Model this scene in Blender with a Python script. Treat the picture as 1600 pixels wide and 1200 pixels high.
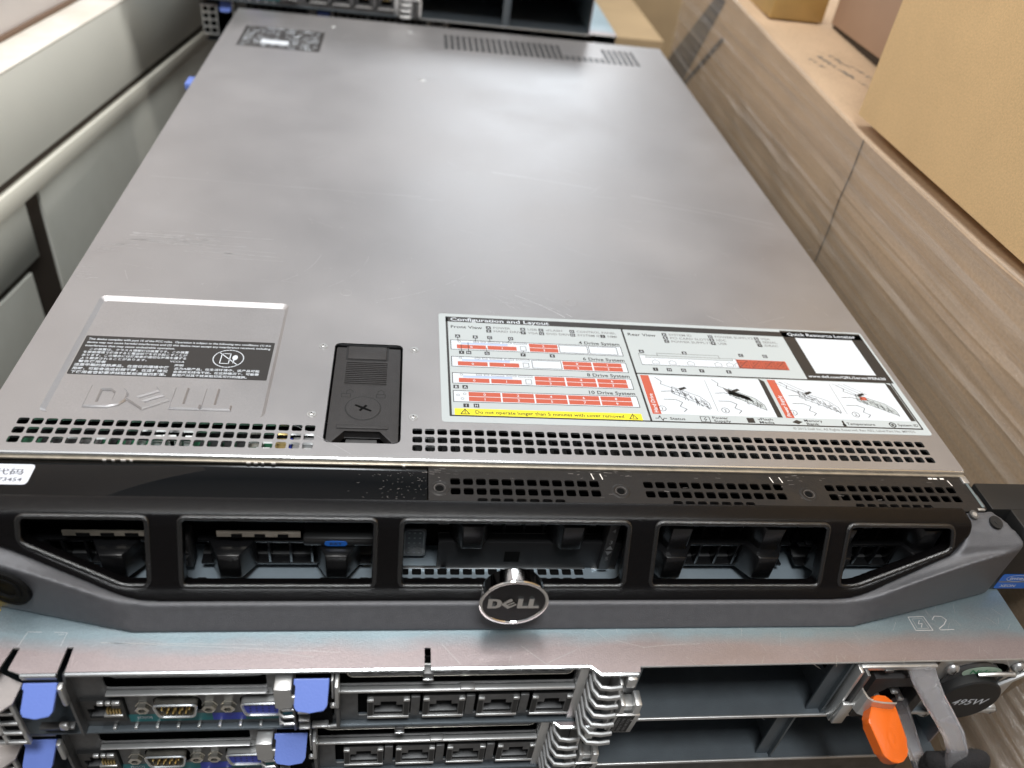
import bpy, bmesh, math, random
from mathutils import Vector, Matrix
from mathutils.geometry import tessellate_polygon
random.seed(7)
for o in list(bpy.data.objects): bpy.data.objects.remove(o, do_unlink=True)
SC = bpy.context.scene; COL = SC.collection
MM = 0.001
# ------------------------------------------------------------------ camera
cam_d = bpy.data.cameras.new('camera'); cam = bpy.data.objects.new('camera', cam_d); COL.objects.link(cam)
cam.location = (0.1679, -0.2472, 0.2442)
cam.rotation_euler = (math.radians(51.1), math.radians(-6.71), math.radians(-5.08))
cam_d.sensor_width = 36; cam_d.lens = 1264 / 1600 * 36
cam_d.clip_start = 0.01; cam_d.clip_end = 60
cam_d.dof.use_dof = True; cam_d.dof.focus_distance = 0.372; cam_d.dof.aperture_fstop = 8.0
SC.camera = cam
# ------------------------------------------------------------------ world: the dim storeroom around
w = bpy.data.worlds.new('World'); SC.world = w; w.use_nodes = True
nt = w.node_tree; nt.nodes.clear()
out = nt.nodes.new('ShaderNodeOutputWorld'); bg = nt.nodes.new('ShaderNodeBackground')
tc = nt.nodes.new('ShaderNodeTexCoord'); sp = nt.nodes.new('ShaderNodeSeparateXYZ')
rp = nt.nodes.new('ShaderNodeValToRGB'); mr = nt.nodes.new('ShaderNodeMapRange')
mr.inputs[1].default_value = -1; mr.inputs[2].default_value = 1
nt.links.new(tc.outputs['Generated'], sp.inputs[0]); nt.links.new(sp.outputs[2], mr.inputs[0])
nt.links.new(mr.outputs[0], rp.inputs[0]); nt.links.new(bg.outputs[0], out.inputs[0])
my = nt.nodes.new('ShaderNodeMapRange'); my.interpolation_type = 'SMOOTHSTEP'; my.inputs[1].default_value = -.75; my.inputs[2].default_value = .30; my.inputs[3].default_value = .36; my.inputs[4].default_value = 1.0
nt.links.new(sp.outputs[1], my.inputs[0]); vm_ = nt.nodes.new('ShaderNodeVectorMath'); vm_.operation = 'SCALE'
nt.links.new(rp.outputs[0], vm_.inputs[0]); nt.links.new(my.outputs[0], vm_.inputs['Scale']); nt.links.new(vm_.outputs[0], bg.inputs[0])
cr = rp.color_ramp
for pos, c in ((0.0, (.10, .08, .06)), (0.48, (.34, .29, .25)), (0.58, (.70, .66, .65)), (0.72, (.68, .67, .69)), (0.84, (.34, .38, .42)), (1.0, (.26, .29, .32))):
    e = cr.elements.new(pos); e.color = (*c, 1)
cr.elements.remove(cr.elements[0]); cr.elements.remove(cr.elements[-1]) if len(cr.elements) > 5 else None
bg.inputs[1].default_value = 0.8
# ------------------------------------------------------------------ ceiling and back lamps, plus two added fill lights
def lamp(name, loc, target, sx, sy, power, col):
    l = bpy.data.lights.new(name, 'AREA'); l.shape = 'RECTANGLE'; l.size = sx; l.size_y = sy; l.energy = power; l.color = col
    o = bpy.data.objects.new(name, l); COL.objects.link(o); o.location = loc
    o.rotation_euler = (Vector(target) - Vector(loc)).to_track_quat('-Z', 'Y').to_euler()
lamp('ceiling_lamp', (0.18, -0.62, 1.75), (0.2, 0.1, 0), 0.5, 0.4, 26, (.95, .98, 1))
lamp('back_lamp', (0.62, 3.0, 1.02), (0.25, 0.3, 0), 0.8, 0.5, 6.2, (.86, .94, 1))
lamp('far_ceiling_lamp', (0.0, 0.35, 2.3), (0.1, 0.35, 0), 1.1, 0.5, 25, (1, .98, .95))
lamp('right_fill_light', (2.1, .5, 1.7), (-.15, .5, -.05), .6, .6, 38, (1, .98, .95))  # fill light, added to brighten the cabinet on the left
lamp('left_fill_light', (-1.8, .2, 2.2), (.5, .2, 0), .6, .6, 32, (1, .97, .92))  # fill light, added to brighten the carton wall and tan box
vs = SC.view_settings; vs.view_transform = 'Standard'; vs.look = 'None'; vs.exposure = 0; vs.gamma = 1
SC.render.resolution_x = 1024; SC.render.resolution_y = 768

# ------------------------------------------------------------------ materials
MATS = {}
def mat(name, col, rough=.5, metal=0., bump=0., bscale=900., rvar=0., cvar=0., vscale=30., coat=0., trans=0., ior=1.5, spec=.5,
        stretch=None, alpha=1., c2=None, speck=0.):
    m = bpy.data.materials.new(name); m.use_nodes = True; n = m.node_tree; b = n.nodes['Principled BSDF']
    b.inputs['Base Color'].default_value = (*col, 1); b.inputs['Roughness'].default_value = rough; b.inputs['Metallic'].default_value = metal
    b.inputs['Coat Weight'].default_value = coat; b.inputs['Transmission Weight'].default_value = trans; b.inputs['IOR'].default_value = ior
    b.inputs['Specular IOR Level'].default_value = spec; b.inputs['Alpha'].default_value = alpha
    t = n.nodes.new('ShaderNodeTexCoord'); L = n.links
    src = t.outputs['Object']
    if stretch:
        mp = n.nodes.new('ShaderNodeMapping'); mp.inputs['Scale'].default_value = stretch; L.new(src, mp.inputs[0]); ssrc = mp.outputs[0]
    else: ssrc = src
    if cvar or rvar or c2:
        nz = n.nodes.new('ShaderNodeTexNoise'); nz.inputs['Scale'].default_value = vscale; nz.inputs['Detail'].default_value = 6; nz.inputs['Roughness'].default_value = .6
        L.new(ssrc, nz.inputs['Vector'])
        if cvar or c2:
            r = n.nodes.new('ShaderNodeValToRGB'); r.color_ramp.elements[0].position = .3; r.color_ramp.elements[1].position = .7
            a = c2 if c2 else tuple(max(0, x * (1 - cvar)) for x in col)
            z = col if c2 else tuple(x * (1 + cvar) for x in col)
            r.color_ramp.elements[0].color = (*a, 1); r.color_ramp.elements[1].color = (*z, 1)
            L.new(nz.outputs[0], r.inputs[0]); csock = r.outputs[0]
            if speck:
                n3 = n.nodes.new('ShaderNodeTexNoise'); n3.inputs['Scale'].default_value = bscale; n3.inputs['Detail'].default_value = 2
                L.new(src, n3.inputs['Vector'])
                mrg = n.nodes.new('ShaderNodeMapRange'); mrg.inputs[1].default_value = .3; mrg.inputs[2].default_value = .7
                mrg.inputs[3].default_value = 1 - speck; mrg.inputs[4].default_value = 1 + speck
                L.new(n3.outputs[0], mrg.inputs[0])
                vm = n.nodes.new('ShaderNodeVectorMath'); vm.operation = 'SCALE'; L.new(csock, vm.inputs[0]); L.new(mrg.outputs[0], vm.inputs['Scale'])
                csock = vm.outputs[0]
            L.new(csock, b.inputs['Base Color'])
        if rvar:
            m2 = n.nodes.new('ShaderNodeMapRange'); m2.inputs[1].default_value = .3; m2.inputs[2].default_value = .7
            m2.inputs[3].default_value = rough - rvar; m2.inputs[4].default_value = rough + rvar
            L.new(nz.outputs[0], m2.inputs[0]); L.new(m2.outputs[0], b.inputs['Roughness'])
    if bump:
        n2 = n.nodes.new('ShaderNodeTexNoise'); n2.inputs['Scale'].default_value = bscale; n2.inputs['Detail'].default_value = 3
        bp_ = n.nodes.new('ShaderNodeBump'); bp_.inputs['Strength'].default_value = bump; bp_.inputs['Distance'].default_value = .0004
        L.new(src, n2.inputs['Vector']); L.new(n2.outputs[0], bp_.inputs['Height']); L.new(bp_.outputs[0], b.inputs['Normal'])
    MATS[name] = m; return m
mat('cover_steel', (.462, .447, .447), .41, .78, bump=.10, bscale=2600, rvar=.08, cvar=.075, vscale=7, speck=.07)
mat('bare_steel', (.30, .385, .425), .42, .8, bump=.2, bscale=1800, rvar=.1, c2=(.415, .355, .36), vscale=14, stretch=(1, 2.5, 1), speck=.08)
def band(m_):       # bluish tint that turns pinkish towards the folded edge
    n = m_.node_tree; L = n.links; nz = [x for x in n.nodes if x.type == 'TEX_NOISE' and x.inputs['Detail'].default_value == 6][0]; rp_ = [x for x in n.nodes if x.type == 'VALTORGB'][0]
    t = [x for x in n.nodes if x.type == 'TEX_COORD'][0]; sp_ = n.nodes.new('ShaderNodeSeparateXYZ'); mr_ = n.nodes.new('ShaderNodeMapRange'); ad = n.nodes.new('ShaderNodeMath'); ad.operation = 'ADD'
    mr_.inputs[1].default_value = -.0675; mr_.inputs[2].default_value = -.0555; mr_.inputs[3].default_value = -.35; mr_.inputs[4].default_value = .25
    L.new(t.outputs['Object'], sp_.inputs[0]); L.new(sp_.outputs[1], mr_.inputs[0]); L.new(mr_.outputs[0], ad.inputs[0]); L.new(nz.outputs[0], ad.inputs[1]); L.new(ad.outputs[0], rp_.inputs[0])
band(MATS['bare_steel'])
mat('light_steel', (.62, .62, .61), .38, .85, bump=.1, bscale=1500, cvar=.08, vscale=60)
mat('bracket_steel', (.40, .37, .36), .45, .7, bump=.15, bscale=1500, cvar=.1, vscale=80)
mat('dark_steel', (.15, .15, .15), .45, .7, bump=.1, bscale=1500, cvar=.25, vscale=120)
mat('port_steel', (.64, .61, .54), .25, .95, cvar=.2, vscale=200)
mat('bay_steel', (.125, .145, .16), .5, .6, bump=.2, bscale=1500, cvar=.12, vscale=60)
mat('floor_steel', (.38, .45, .50), .42, .6, bump=.2, bscale=1500, cvar=.1, vscale=60)
mat('edge_bright', (.74, .76, .77), .24, .95)
mat('edge_beige', (.50, .45, .37), .42, .75, cvar=.2, vscale=160, bump=.2)
mat('edge_scuff', (.85, .80, .74), .6)
mat('black', (.008, .008, .009), .5)
mat('void', (.004, .004, .004), .9, spec=.1)
mat('latch_plastic', (.026, .024, .024), .55, bump=.5, bscale=1800, cvar=.1, vscale=300)
mat('latch_line', (.008, .008, .008), .6)
mat('bezel_gray', (.105, .105, .112), .40, .35, bump=.5, bscale=3200, rvar=.03, cvar=.08, vscale=300)
mat('bezel_black', (.003, .0026, .0028), .21, bump=.32, bscale=3000, rvar=.03, spec=.26)
mat('bezel_rim', (.004, .004, .004), .2, bump=.5, bscale=3000, spec=1.0)
mat('gloss_black', (.002, .002, .0022), .04, spec=.24)
mat('strip_black', (.014, .012, .011), .42, 0, bump=.3, bscale=900, c2=(.024, .021, .019), vscale=90, rvar=.12, spec=.3)
mat('scrape', (.22, .20, .19), .55, .3, c2=(.06, .055, .05), vscale=500)
mat('carrier', (.006, .006, .0065), .25, bump=.1)
mat('chrome', (.80, .78, .76), .07, 1)
mat('badge_face', (.004, .004, .004), .4, spec=.2)
mat('label_base', (.47, .51, .515), .42)
mat('label_white', (.64, .68, .72), .4)
mat('label_dark', (.030, .027, .025), .38)
mat('label_red', (.50, .10, .055), .45)
mat('label_yellow', (.86, .76, .03), .45)
mat('label_blue', (.42, .50, .70), .45)
mat('label_gray', (.20, .20, .20), .45)
mat('emboss_edge', (.60, .61, .61), .3, .9)
mat('blue_plastic', (.155, .235, .64), .38, bump=.15, bscale=1200)
mat('orange_plastic', (.68, .12, .008), .33, coat=.2, bump=.1)
mat('clear_plastic', (.82, .81, .84), .12, trans=.86, ior=1.3)
mat('port_black', (.012, .012, .012), .35)
mat('port_matt', (.018, .018, .019), .6, spec=.3)
mat('lock_black', (.008, .008, .008), .7, spec=.06)
mat('vga_blue', (.03, .05, .40), .4)
mat('gold', (.75, .55, .22), .3, .9)
mat('pcb_green', (.01, .10, .045), .45, cvar=.5, vscale=350)
mat('pcb_teal', (.015, .16, .17), .45)
mat('chip_white', (.82, .83, .82), .5)
mat('velcro', (.014, .013, .014), .95, bump=1, bscale=1500)
mat('card_tan', (.74, .51, .26), .85, bump=.3, bscale=1000, cvar=.04, vscale=25, speck=.10)
mat('card_brown', (.47, .335, .215), .7, bump=.25, bscale=500, cvar=.08, vscale=18, speck=.09)
mat('card_pinkish', (.40, .27, .19), .75, cvar=.06, vscale=15)
mat('card_gold', (.40, .26, .09), .35, cvar=.2, vscale=20, coat=.3)
mat('card_dim', (.33, .235, .13), .8, cvar=.1, vscale=12)
mat('card_top', (.54, .335, .155), .8, cvar=.05, vscale=14)
mat('stamp_ink', (.17, .165, .15), .8)
mat('cab_cream', (.66, .655, .59), .5, bump=.1, bscale=200, cvar=.03, vscale=12)
mat('cab_panel', (.63, .625, .56), .5, cvar=.06, vscale=20, c2=(.57, .565, .50))
mat('cab_dust', (.74, .72, .66), .8, c2=(.64, .58, .50), vscale=28)
mat('cab_rim', (.80, .77, .67), .5)
mat('cab_dark', (.045, .032, .022), .8)
mat('cab_brown', (.16, .10, .065), .7)
mat('wall_paint', (.66, .62, .60), .7, cvar=.02)
mat('floor_concrete', (.16, .15, .14), .8, cvar=.2, vscale=5)
mat('sticker_white', (.72, .74, .80), .35)
mat('sticker_ink', (.12, .12, .14), .6)
mat('intel_blue', (.02, .14, .55), .3)
mat('yellow_card', (.75, .52, .01), .5)
mat('green_print', (.02, .25, .10), .5)
mat('green_label', (.42, .55, .44), .5)
mat('painted_shadow', (.10, .09, .085), .5)  # dark colour for the shadow painted behind the film
mat('scratch', (.80, .80, .80), .3, .6)
mat('scratch_soft', (.66, .66, .66), .3, .7)
# clear stretch film with pulled streaks along its length
m = bpy.data.materials.new('stretch_film'); m.use_nodes = True; n = m.node_tree; n.nodes.clear(); L = n.links
o_ = n.nodes.new('ShaderNodeOutputMaterial'); mx = n.nodes.new('ShaderNodeMixShader'); mx2 = n.nodes.new('ShaderNodeMixShader')
tr = n.nodes.new('ShaderNodeBsdfTransparent'); gl = n.nodes.new('ShaderNodeBsdfGlossy'); df = n.nodes.new('ShaderNodeBsdfDiffuse')
gl.inputs['Roughness'].default_value = .16; gl.inputs['Color'].default_value = (.95, .95, .95, 1); df.inputs['Color'].default_value = (.64, .53, .43, 1)
t = n.nodes.new('ShaderNodeTexCoord'); mp = n.nodes.new('ShaderNodeMapping'); mp.inputs['Scale'].default_value = (1, .12, 8.0); mp.inputs['Rotation'].default_value = (math.radians(-3), 0, 0)
nz = n.nodes.new('ShaderNodeTexNoise'); nz.inputs['Scale'].default_value = 26; nz.inputs['Detail'].default_value = 7; nz.inputs['Roughness'].default_value = .62; nz.inputs['Distortion'].default_value = .25
r = n.nodes.new('ShaderNodeMapRange'); r.inputs[1].default_value = .40; r.inputs[2].default_value = .72; r.inputs[3].default_value = .08; r.inputs[4].default_value = .46
L.new(t.outputs['Object'], mp.inputs[0]); L.new(mp.outputs[0], nz.inputs['Vector']); L.new(nz.outputs[0], r.inputs[0])
bm_ = n.nodes.new('ShaderNodeBump'); bm_.inputs['Strength'].default_value = 1.0; bm_.inputs['Distance'].default_value = .003
L.new(nz.outputs[0], bm_.inputs['Height']); L.new(bm_.outputs[0], gl.inputs['Normal'])
mx2.inputs[0].default_value = .5; L.new(df.outputs[0], mx2.inputs[1]); L.new(gl.outputs[0], mx2.inputs[2])
L.new(r.outputs[0], mx.inputs[0]); L.new(tr.outputs[0], mx.inputs[1]); L.new(mx2.outputs[0], mx.inputs[2]); L.new(mx.outputs[0], o_.inputs[0])
MATS['stretch_film'] = m

# ------------------------------------------------------------------ mesh builder (millimetres)
def rrect(x0, x1, y0, y1, r=0., n=3):
    if r <= 0: return [(x0, y0), (x1, y0), (x1, y1), (x0, y1)]
    P = []
    for cx, cy, a in ((x1 - r, y0 + r, -90), (x1 - r, y1 - r, 0), (x0 + r, y1 - r, 90), (x0 + r, y0 + r, 180)):
        for k in range(n + 1):
            t = math.radians(a + 90 * k / n); P.append((cx + r * math.cos(t), cy + r * math.sin(t)))
    return P
def circ(cx, cy, r, n=20, ry=None):
    return [(cx + r * math.cos(2 * math.pi * k / n), cy + (ry or r) * math.sin(2 * math.pi * k / n)) for k in range(n)]
def hull_area(P): return sum(P[i][0] * P[(i + 1) % len(P)][1] - P[(i + 1) % len(P)][0] * P[i][1] for i in range(len(P))) / 2
XY = Matrix.Identity(4)
def frame(o, u, v):
    u = Vector(u).normalized(); v = Vector(v); v = (v - u * v.dot(u)).normalized(); w_ = u.cross(v)
    m = Matrix((u, v, w_)).transposed().to_4x4(); m.translation = Vector(o); return m
def FY(y): return frame((0, y, 0), (1, 0, 0), (0, 0, 1))      # (x,z) drawing on a face looking at -Y; normal = -Y
_fc = {}
class MB:
    def __init__(s): s.v = []; s.f = []; s.m = []; s.sm = []; s.mats = []; s.stack = XY
    def mi(s, m):
        if m not in s.mats: s.mats.append(m)
        return s.mats.index(m)
    def add(s, vs_, fs, m, T=None, smooth=False):
        b = len(s.v); T = T or XY
        s.v += [tuple(T @ Vector(p)) for p in vs_]; k = s.mi(m)
        for f in fs: s.f.append([b + i for i in f]); s.m.append(k); s.sm.append(smooth)
        return s
    def box(s, x0, x1, y0, y1, z0, z1, m, bev=0., T=None, seg=2):
        x0, x1 = min(x0, x1), max(x0, x1); y0, y1 = min(y0, y1), max(y0, y1); z0, z1 = min(z0, z1), max(z0, z1)
        bm = bmesh.new(); bmesh.ops.create_cube(bm, size=1)
        for v in bm.verts: v.co = Vector(((x0 + x1) / 2 + v.co.x * (x1 - x0), (y0 + y1) / 2 + v.co.y * (y1 - y0), (z0 + z1) / 2 + v.co.z * (z1 - z0)))
        if bev: bmesh.ops.bevel(bm, geom=bm.edges[:], offset=min(bev, .45 * min(x1 - x0, y1 - y0, z1 - z0)), segments=seg, affect='EDGES', profile=.5)
        s.addbm(bm, m, T, smooth=bev > 0); return s
    def addbm(s, bm, m, T=None, smooth=False):
        bm.verts.index_update()
        s.add([v.co.copy() for v in bm.verts], [[v.index for v in f.verts] for f in bm.faces], m, T, smooth); bm.free()
    def plate(s, outer, holes, z0, z1, m, T=None, side=None):
        """flat plate drawn in x,y with holes, between z0 (bottom) and z1 (top)"""
        loops = [list(outer)] + [list(h) for h in holes]
        if hull_area(loops[0]) < 0: loops[0].reverse()
        for i in range(1, len(loops)):
            if hull_area(loops[i]) > 0: loops[i].reverse()
        tri = tessellate_polygon([[Vector((x, y, 0)) for x, y in l] for l in loops])
        flat = [p for l in loops for p in l]; n = len(flat)
        vs_ = [(x, y, z1) for x, y in flat]; F = []
        for a, b, c in tri:
            A, B, C_ = flat[a], flat[b], flat[c]
            if (B[0] - A[0]) * (C_[1] - A[1]) - (B[1] - A[1]) * (C_[0] - A[0]) < 0: a, c = c, a
            F.append((a, b, c))
        if z0 == z1: return s.add(vs_, F, m, T)
        vs_ += [(x, y, z0) for x, y in flat]
        s.add(vs_, F + [(c + n, b + n, a + n) for a, b, c in F], m, T)
        S_ = []; k = 0
        for l in loops:
            for i in range(len(l)):
                a, b = k + i, k + (i + 1) % len(l); S_.append((a, a + n, b + n, b))
            k += len(l)
        return s.add(vs_, S_, side or m, T)
    def poly(s, pts, z, m, T=None): return s.plate(pts, [], z, z, m, T)
    def rect(s, x0, x1, y0, y1, z, m, T=None): return s.add([(x0, y0, z), (x1, y0, z), (x1, y1, z), (x0, y1, z)], [(0, 1, 2, 3)], m, T)
    def line(s, pts, wd, z, m, T=None, closed=False):
        P = [Vector(p[:2]) for p in pts]
        if closed: P.append(P[0])
        for a, b in zip(P, P[1:]):
            d = b - a
            if d.length < 1e-6: continue
            d.normalize(); q = Vector((-d.y, d.x)) * wd / 2; e = d * wd * .3
            a2, b2 = a - e, b + e
            s.add([(*(a2 - q), z), (*(b2 - q), z), (*(b2 + q), z), (*(a2 + q), z)], [(0, 1, 2, 3)], m, T)
        return s
    def lathe(s, prof, m, T=None, n=28, caps=True, smooth=True):
        """prof: (radius, height) along local z"""
        V = []; F = []
        for r_, h in prof:
            V += [(r_ * math.cos(2 * math.pi * k / n), r_ * math.sin(2 * math.pi * k / n), h) for k in range(n)]
        for i in range(len(prof) - 1):
            for k in range(n): F.append((i * n + k, i * n + (k + 1) % n, (i + 1) * n + (k + 1) % n, (i + 1) * n + k))
        s.add(V, F, m, T, smooth)
        if caps:
            s.add(V[-n:], [list(range(n))], m, T); s.add(V[:n], [list(range(n))[::-1]], m, T)
        return s
    def tube(s, pts, r_, m, n=8, closed=False, flat=1., T=None):
        P = [Vector(p) for p in pts]; V = []; F = []; N = len(P); up = Vector((0, 0, 1))
        for i, p in enumerate(P):
            d = (P[(i + 1) % N if closed else min(i + 1, N - 1)] - P[(i - 1) % N if closed else max(i - 1, 0)]).normalized()
            a = d.cross(up); a = a.normalized() if a.length > 1e-3 else Vector((1, 0, 0)); b = d.cross(a).normalized()
            V += [tuple(p + a * r_ * math.cos(2 * math.pi * k / n) + b * r_ * flat * math.sin(2 * math.pi * k / n)) for k in range(n)]
        for i in range(N if closed else N - 1):
            j = (i + 1) % N
            for k in range(n): F.append((i * n + k, i * n + (k + 1) % n, j * n + (k + 1) % n, j * n + k))
        if not closed: F += [list(range(n))[::-1], list(range((N - 1) * n, N * n))]
        return s.add(V, F, m, T, True)
    def prism(s, pts, a, b, m, T=None, bev=0.):
        """polygon extruded a..b along local z, bevelled"""
        bm = bmesh.new(); P = list(pts)
        if hull_area(P) < 0: P.reverse()
        lo = [bm.verts.new((x, y, a)) for x, y in P]; hi = [bm.verts.new((x, y, b)) for x, y in P]; N = len(P)
        bm.faces.new(lo[::-1]); bm.faces.new(hi)
        for i in range(N): bm.faces.new((lo[i], lo[(i + 1) % N], hi[(i + 1) % N], hi[i]))
        if bev: bmesh.ops.bevel(bm, geom=bm.edges[:], offset=bev, segments=2, affect='EDGES', profile=.5)
        s.addbm(bm, m, T, smooth=False); return s
    def text(s, body, x, y, size, z, m, T=None, align='LEFT', sx=1., rot=0., shear=0., space=1., fit=None):
        key = (body, align, shear, space)
        if key not in _fc:
            c = bpy.data.curves.new('t', 'FONT'); c.body = body; c.size = 1; c.align_x = align; c.resolution_u = 2; c.shear = shear; c.space_character = space; c.offset = .014
            o = bpy.data.objects.new('t', c); COL.objects.link(o); bpy.context.view_layer.update()
            e = o.evaluated_get(bpy.context.evaluated_depsgraph_get()); me = e.to_mesh()
            _fc[key] = ([tuple(v.co) for v in me.vertices], [list(p.vertices) for p in me.polygons]); e.to_mesh_clear()
            bpy.data.objects.remove(o); bpy.data.curves.remove(c)
        V, F = _fc[key]
        if not V: return s
        if fit:
            wd = max(p[0] for p in V) - min(p[0] for p in V); sx = fit / (wd * size)
        c_, s_ = math.cos(rot), math.sin(rot); V2 = []
        for a, b, _ in V:
            a, b = a * size * sx, b * size; V2.append((x + a * c_ - b * s_, y + a * s_ + b * c_, z))
        return s.add(V2, F, m, T)
    def build(s, name, parent=None, origin=None, **kw):
        me = bpy.data.meshes.new(name); o_ = Vector(origin or (0, 0, 0))
        me.from_pydata([tuple((Vector(v) - o_) * MM) for v in s.v], [], s.f)
        for m_ in s.mats: me.materials.append(MATS[m_])
        me.polygons.foreach_set('material_index', s.m); me.polygons.foreach_set('use_smooth', s.sm); me.update()
        ob = bpy.data.objects.new(name, me); COL.objects.link(ob)
        if any(s.sm):
            try: me.set_sharp_from_angle(angle=math.radians(38))
            except Exception: pass
        ob.location = o_ * MM
        if parent:
            ob.parent = parent
            if 'origin_mm' not in ob: pass
            ob.location = o_ * MM - parent_off(parent)
        for k, v_ in kw.items(): ob[k] = v_
        return ob
OFF = {}
def parent_off(p): return OFF.get(p.name, Vector((0, 0, 0)))
def thing(name, label, cat, loc, group=None):
    e = bpy.data.objects.new(name, None); COL.objects.link(e); e.empty_display_size = .02
    e.location = Vector(loc) * MM; OFF[e.name] = Vector(loc) * MM; e['label'] = label; e['category'] = cat
    if group: e['group'] = group
    return e
def sub(mb, name, parent, **kw):
    """sub-part of a mesh part whose own origin sits at the thing's origin"""
    return mb.build(name, parent, **kw)

def logo(mb, x, y, w_, h, z0, z1, m, T=None):
    """the four letters D E L L of the maker's mark, E tilted; x,y lower-left"""
    def P(pts): return [(x + a * w_, y + b * h) for a, b in pts]
    D = [(0, 0), (.16, 0), (.235, .12), (.27, .34), (.27, .66), (.235, .88), (.16, 1), (0, 1)]
    Di = [(.085, .22), (.145, .22), (.175, .34), (.175, .66), (.145, .78), (.085, .78)]
    mb.plate(P(D), [P(Di)], z0, z1, m, T)
    E = [(.255, .42), (.40, -.06), (.565, .40), (.545, .50), (.42, .22), (.395, .30), (.52, .60), (.49, .68), (.375, .40), (.35, .48), (.475, .80), (.445, 1.04), (.40, .98)]
    mb.plate(P(E), [], z0, z1, m, T)
    for x0 in (.575, .79):
        mb.plate(P([(x0, 0), (x0 + .21, 0), (x0 + .21, .24), (x0 + .095, .24), (x0 + .095, 1), (x0, 1)]), [], z0, z1, m, T)

# =================================================================== THE RACK SERVER ON TOP
srv = thing('rack_server', 'grey one-unit rack server with black bezel and full top cover, topmost of the front stack', 'rack server', (217, 300, -43))
# chassis
c = MB()
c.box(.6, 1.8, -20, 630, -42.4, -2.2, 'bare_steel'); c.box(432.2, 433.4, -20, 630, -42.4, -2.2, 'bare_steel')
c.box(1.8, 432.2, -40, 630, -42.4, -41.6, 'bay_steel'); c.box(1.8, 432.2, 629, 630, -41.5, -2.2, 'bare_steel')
c.box(2, 432, 24, 25, -41.5, -2.2, 'void')
chas = c.build('chassis', srv)
f = MB()     # perforated sill of the chassis floor
holes = [rrect(172 + 5.5 * i, 176.1 + 5.5 * i, -38.2 + 5.0 * j, -34.6 + 5.0 * j, .7) for i in range(15) for j in range(3)]
holes += [rrect(84 + 5.5 * i, 88 + 5.5 * i, -38.2 + 5.0 * j, -34.6 + 5.0 * j, .7) for i in (0, 1, 10, 13, 14) for j in range(2)]
f.plate(rrect(3, 425, -36.5, 20, 0), holes, -41.4, -40.9, 'floor_steel', side='dark_steel')
f.rect(3, 431, -36, 20, -41.5, 'void')
for x0, x1 in ((172, 190), (192, 254), (257, 268)): f.box(x0, x1, -25.6, -23.8, -40.9, -40.0, 'edge_bright', .3)
f.build('front_sill', srv)
# top cover with perforations, recess and latch opening
H = []
for j, y in enumerate((18.4, 12.9, 7.4)):
    for i in range(22): x = 15.8 + 5.52 * i; H.append(rrect(x - 2.2, x + 2.2, y - 1.95, y + 1.95, .8, 2))
for y in (18.2, 12.9, 7.6):
    for i in range(45): x = 178 + 5.5 * i; H.append(rrect(x - 2.15, x + 2.15, y - 1.9, y + 1.9, .8, 2))
for i in range(33):
    x = 205 + 6.0 * i
    for j in range(6):
        y = 567 + 7.6 * j
        if 320 < x < 367 and j > 1: continue
        H.append(rrect(x - 2, x + 2, y - 2.5, y + 2.5, .8, 1))
recess = rrect(19.3, 111.6, 24.2, 113.4, 3, 3); latch_hole = rrect(137.6, 170.8, 9.8, 81.4, 3, 3)
c = MB()
c.plate(rrect(0, 434, 1, 631, 0), H + [recess, latch_hole], -1.1, 0, 'cover_steel', side='edge_bright')
# sloped walls and floor of the recess
ri = rrect(21.2, 109.9, 25.6, 110.3, 2, 3); N = len(recess)
c.add([(x, y, 0) for x, y in recess] + [(x, y, -1.3) for x, y in ri], [(i, (i + 1) % N, N + (i + 1) % N, N + i) for i in range(N)], 'cover_steel')
c.plate(ri, [], -1.9, -1.3, 'cover_steel')
c.tube([(.5, .8, -.9), (433.5, .8, -.9)], .9, 'edge_bright', 8)
c.tube([(.3, 2, -.7), (.3, 631, -.7)], .7, 'edge_bright', 6); c.tube([(433.7, 2, -.7), (433.7, 631, -.7)], .7, 'edge_bright', 6)
c.box(.2, 433.8, -1.5, .3, -2.6, -1.5, 'edge_beige', .3)
for x0 in (52, 55.5, 59, 62.5, 108, 111, 114, 118, 172):
    c.box(x0, x0 + random.uniform(1, 2.4), -1.75, -1.45, -2.3, -1.55, 'edge_scuff')
# rivets and dimples
for x, y in ((132, 78), (176.4, 77.9), (131.4, 27.6), (176.2, 27.5)):
    T = Matrix.Translation((x, y, 0)); c.lathe([(2.1, 0), (2.0, .25), (1.35, .3), (1.2, .0), (1.1, .55), (.6, .75)], 'light_steel', T, 16); c.poly(circ(x, y, .45, 8), .78, 'latch_line')
for x, y in ((140, 127), (264, 128)):
    c.lathe([(3.4, .02), (3.2, .10), (2.8, .10), (2.6, .02)], 'cover_steel', Matrix.Translation((x, y, 0)), 20, caps=False)
for x, y in ((182, 470), (95, 600), (170, 606)):
    c.lathe([(3.2, .02), (2.6, .5), (1.2, .6)], 'light_steel', Matrix.Translation((x, y, 0)), 16)
tmp = MB(); logo(tmp, 35, 29.3, 61.5, 14.6, -1.3, -.35, 'cover_steel')
bm = bmesh.new(); vv = [bm.verts.new(p) for p in tmp.v]
for f_ in tmp.f:
    try: bm.faces.new([vv[i] for i in f_])
    except ValueError: pass
bmesh.ops.remove_doubles(bm, verts=bm.verts, dist=1e-4); bmesh.ops.recalc_face_normals(bm, faces=bm.faces)
bmesh.ops.bevel(bm, geom=[e for e in bm.edges if len(e.link_faces) == 2 and e.calc_face_angle(0) > .8 and all(v.co.z > -.5 for v in e.verts)], offset=.62, segments=1, affect='EDGES', clamp_overlap=True)
c.addbm(bm, 'cover_steel')
def track(pts, m='emboss_edge', wd=.28, z=-.62): c.line(pts, wd, z, m)
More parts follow.
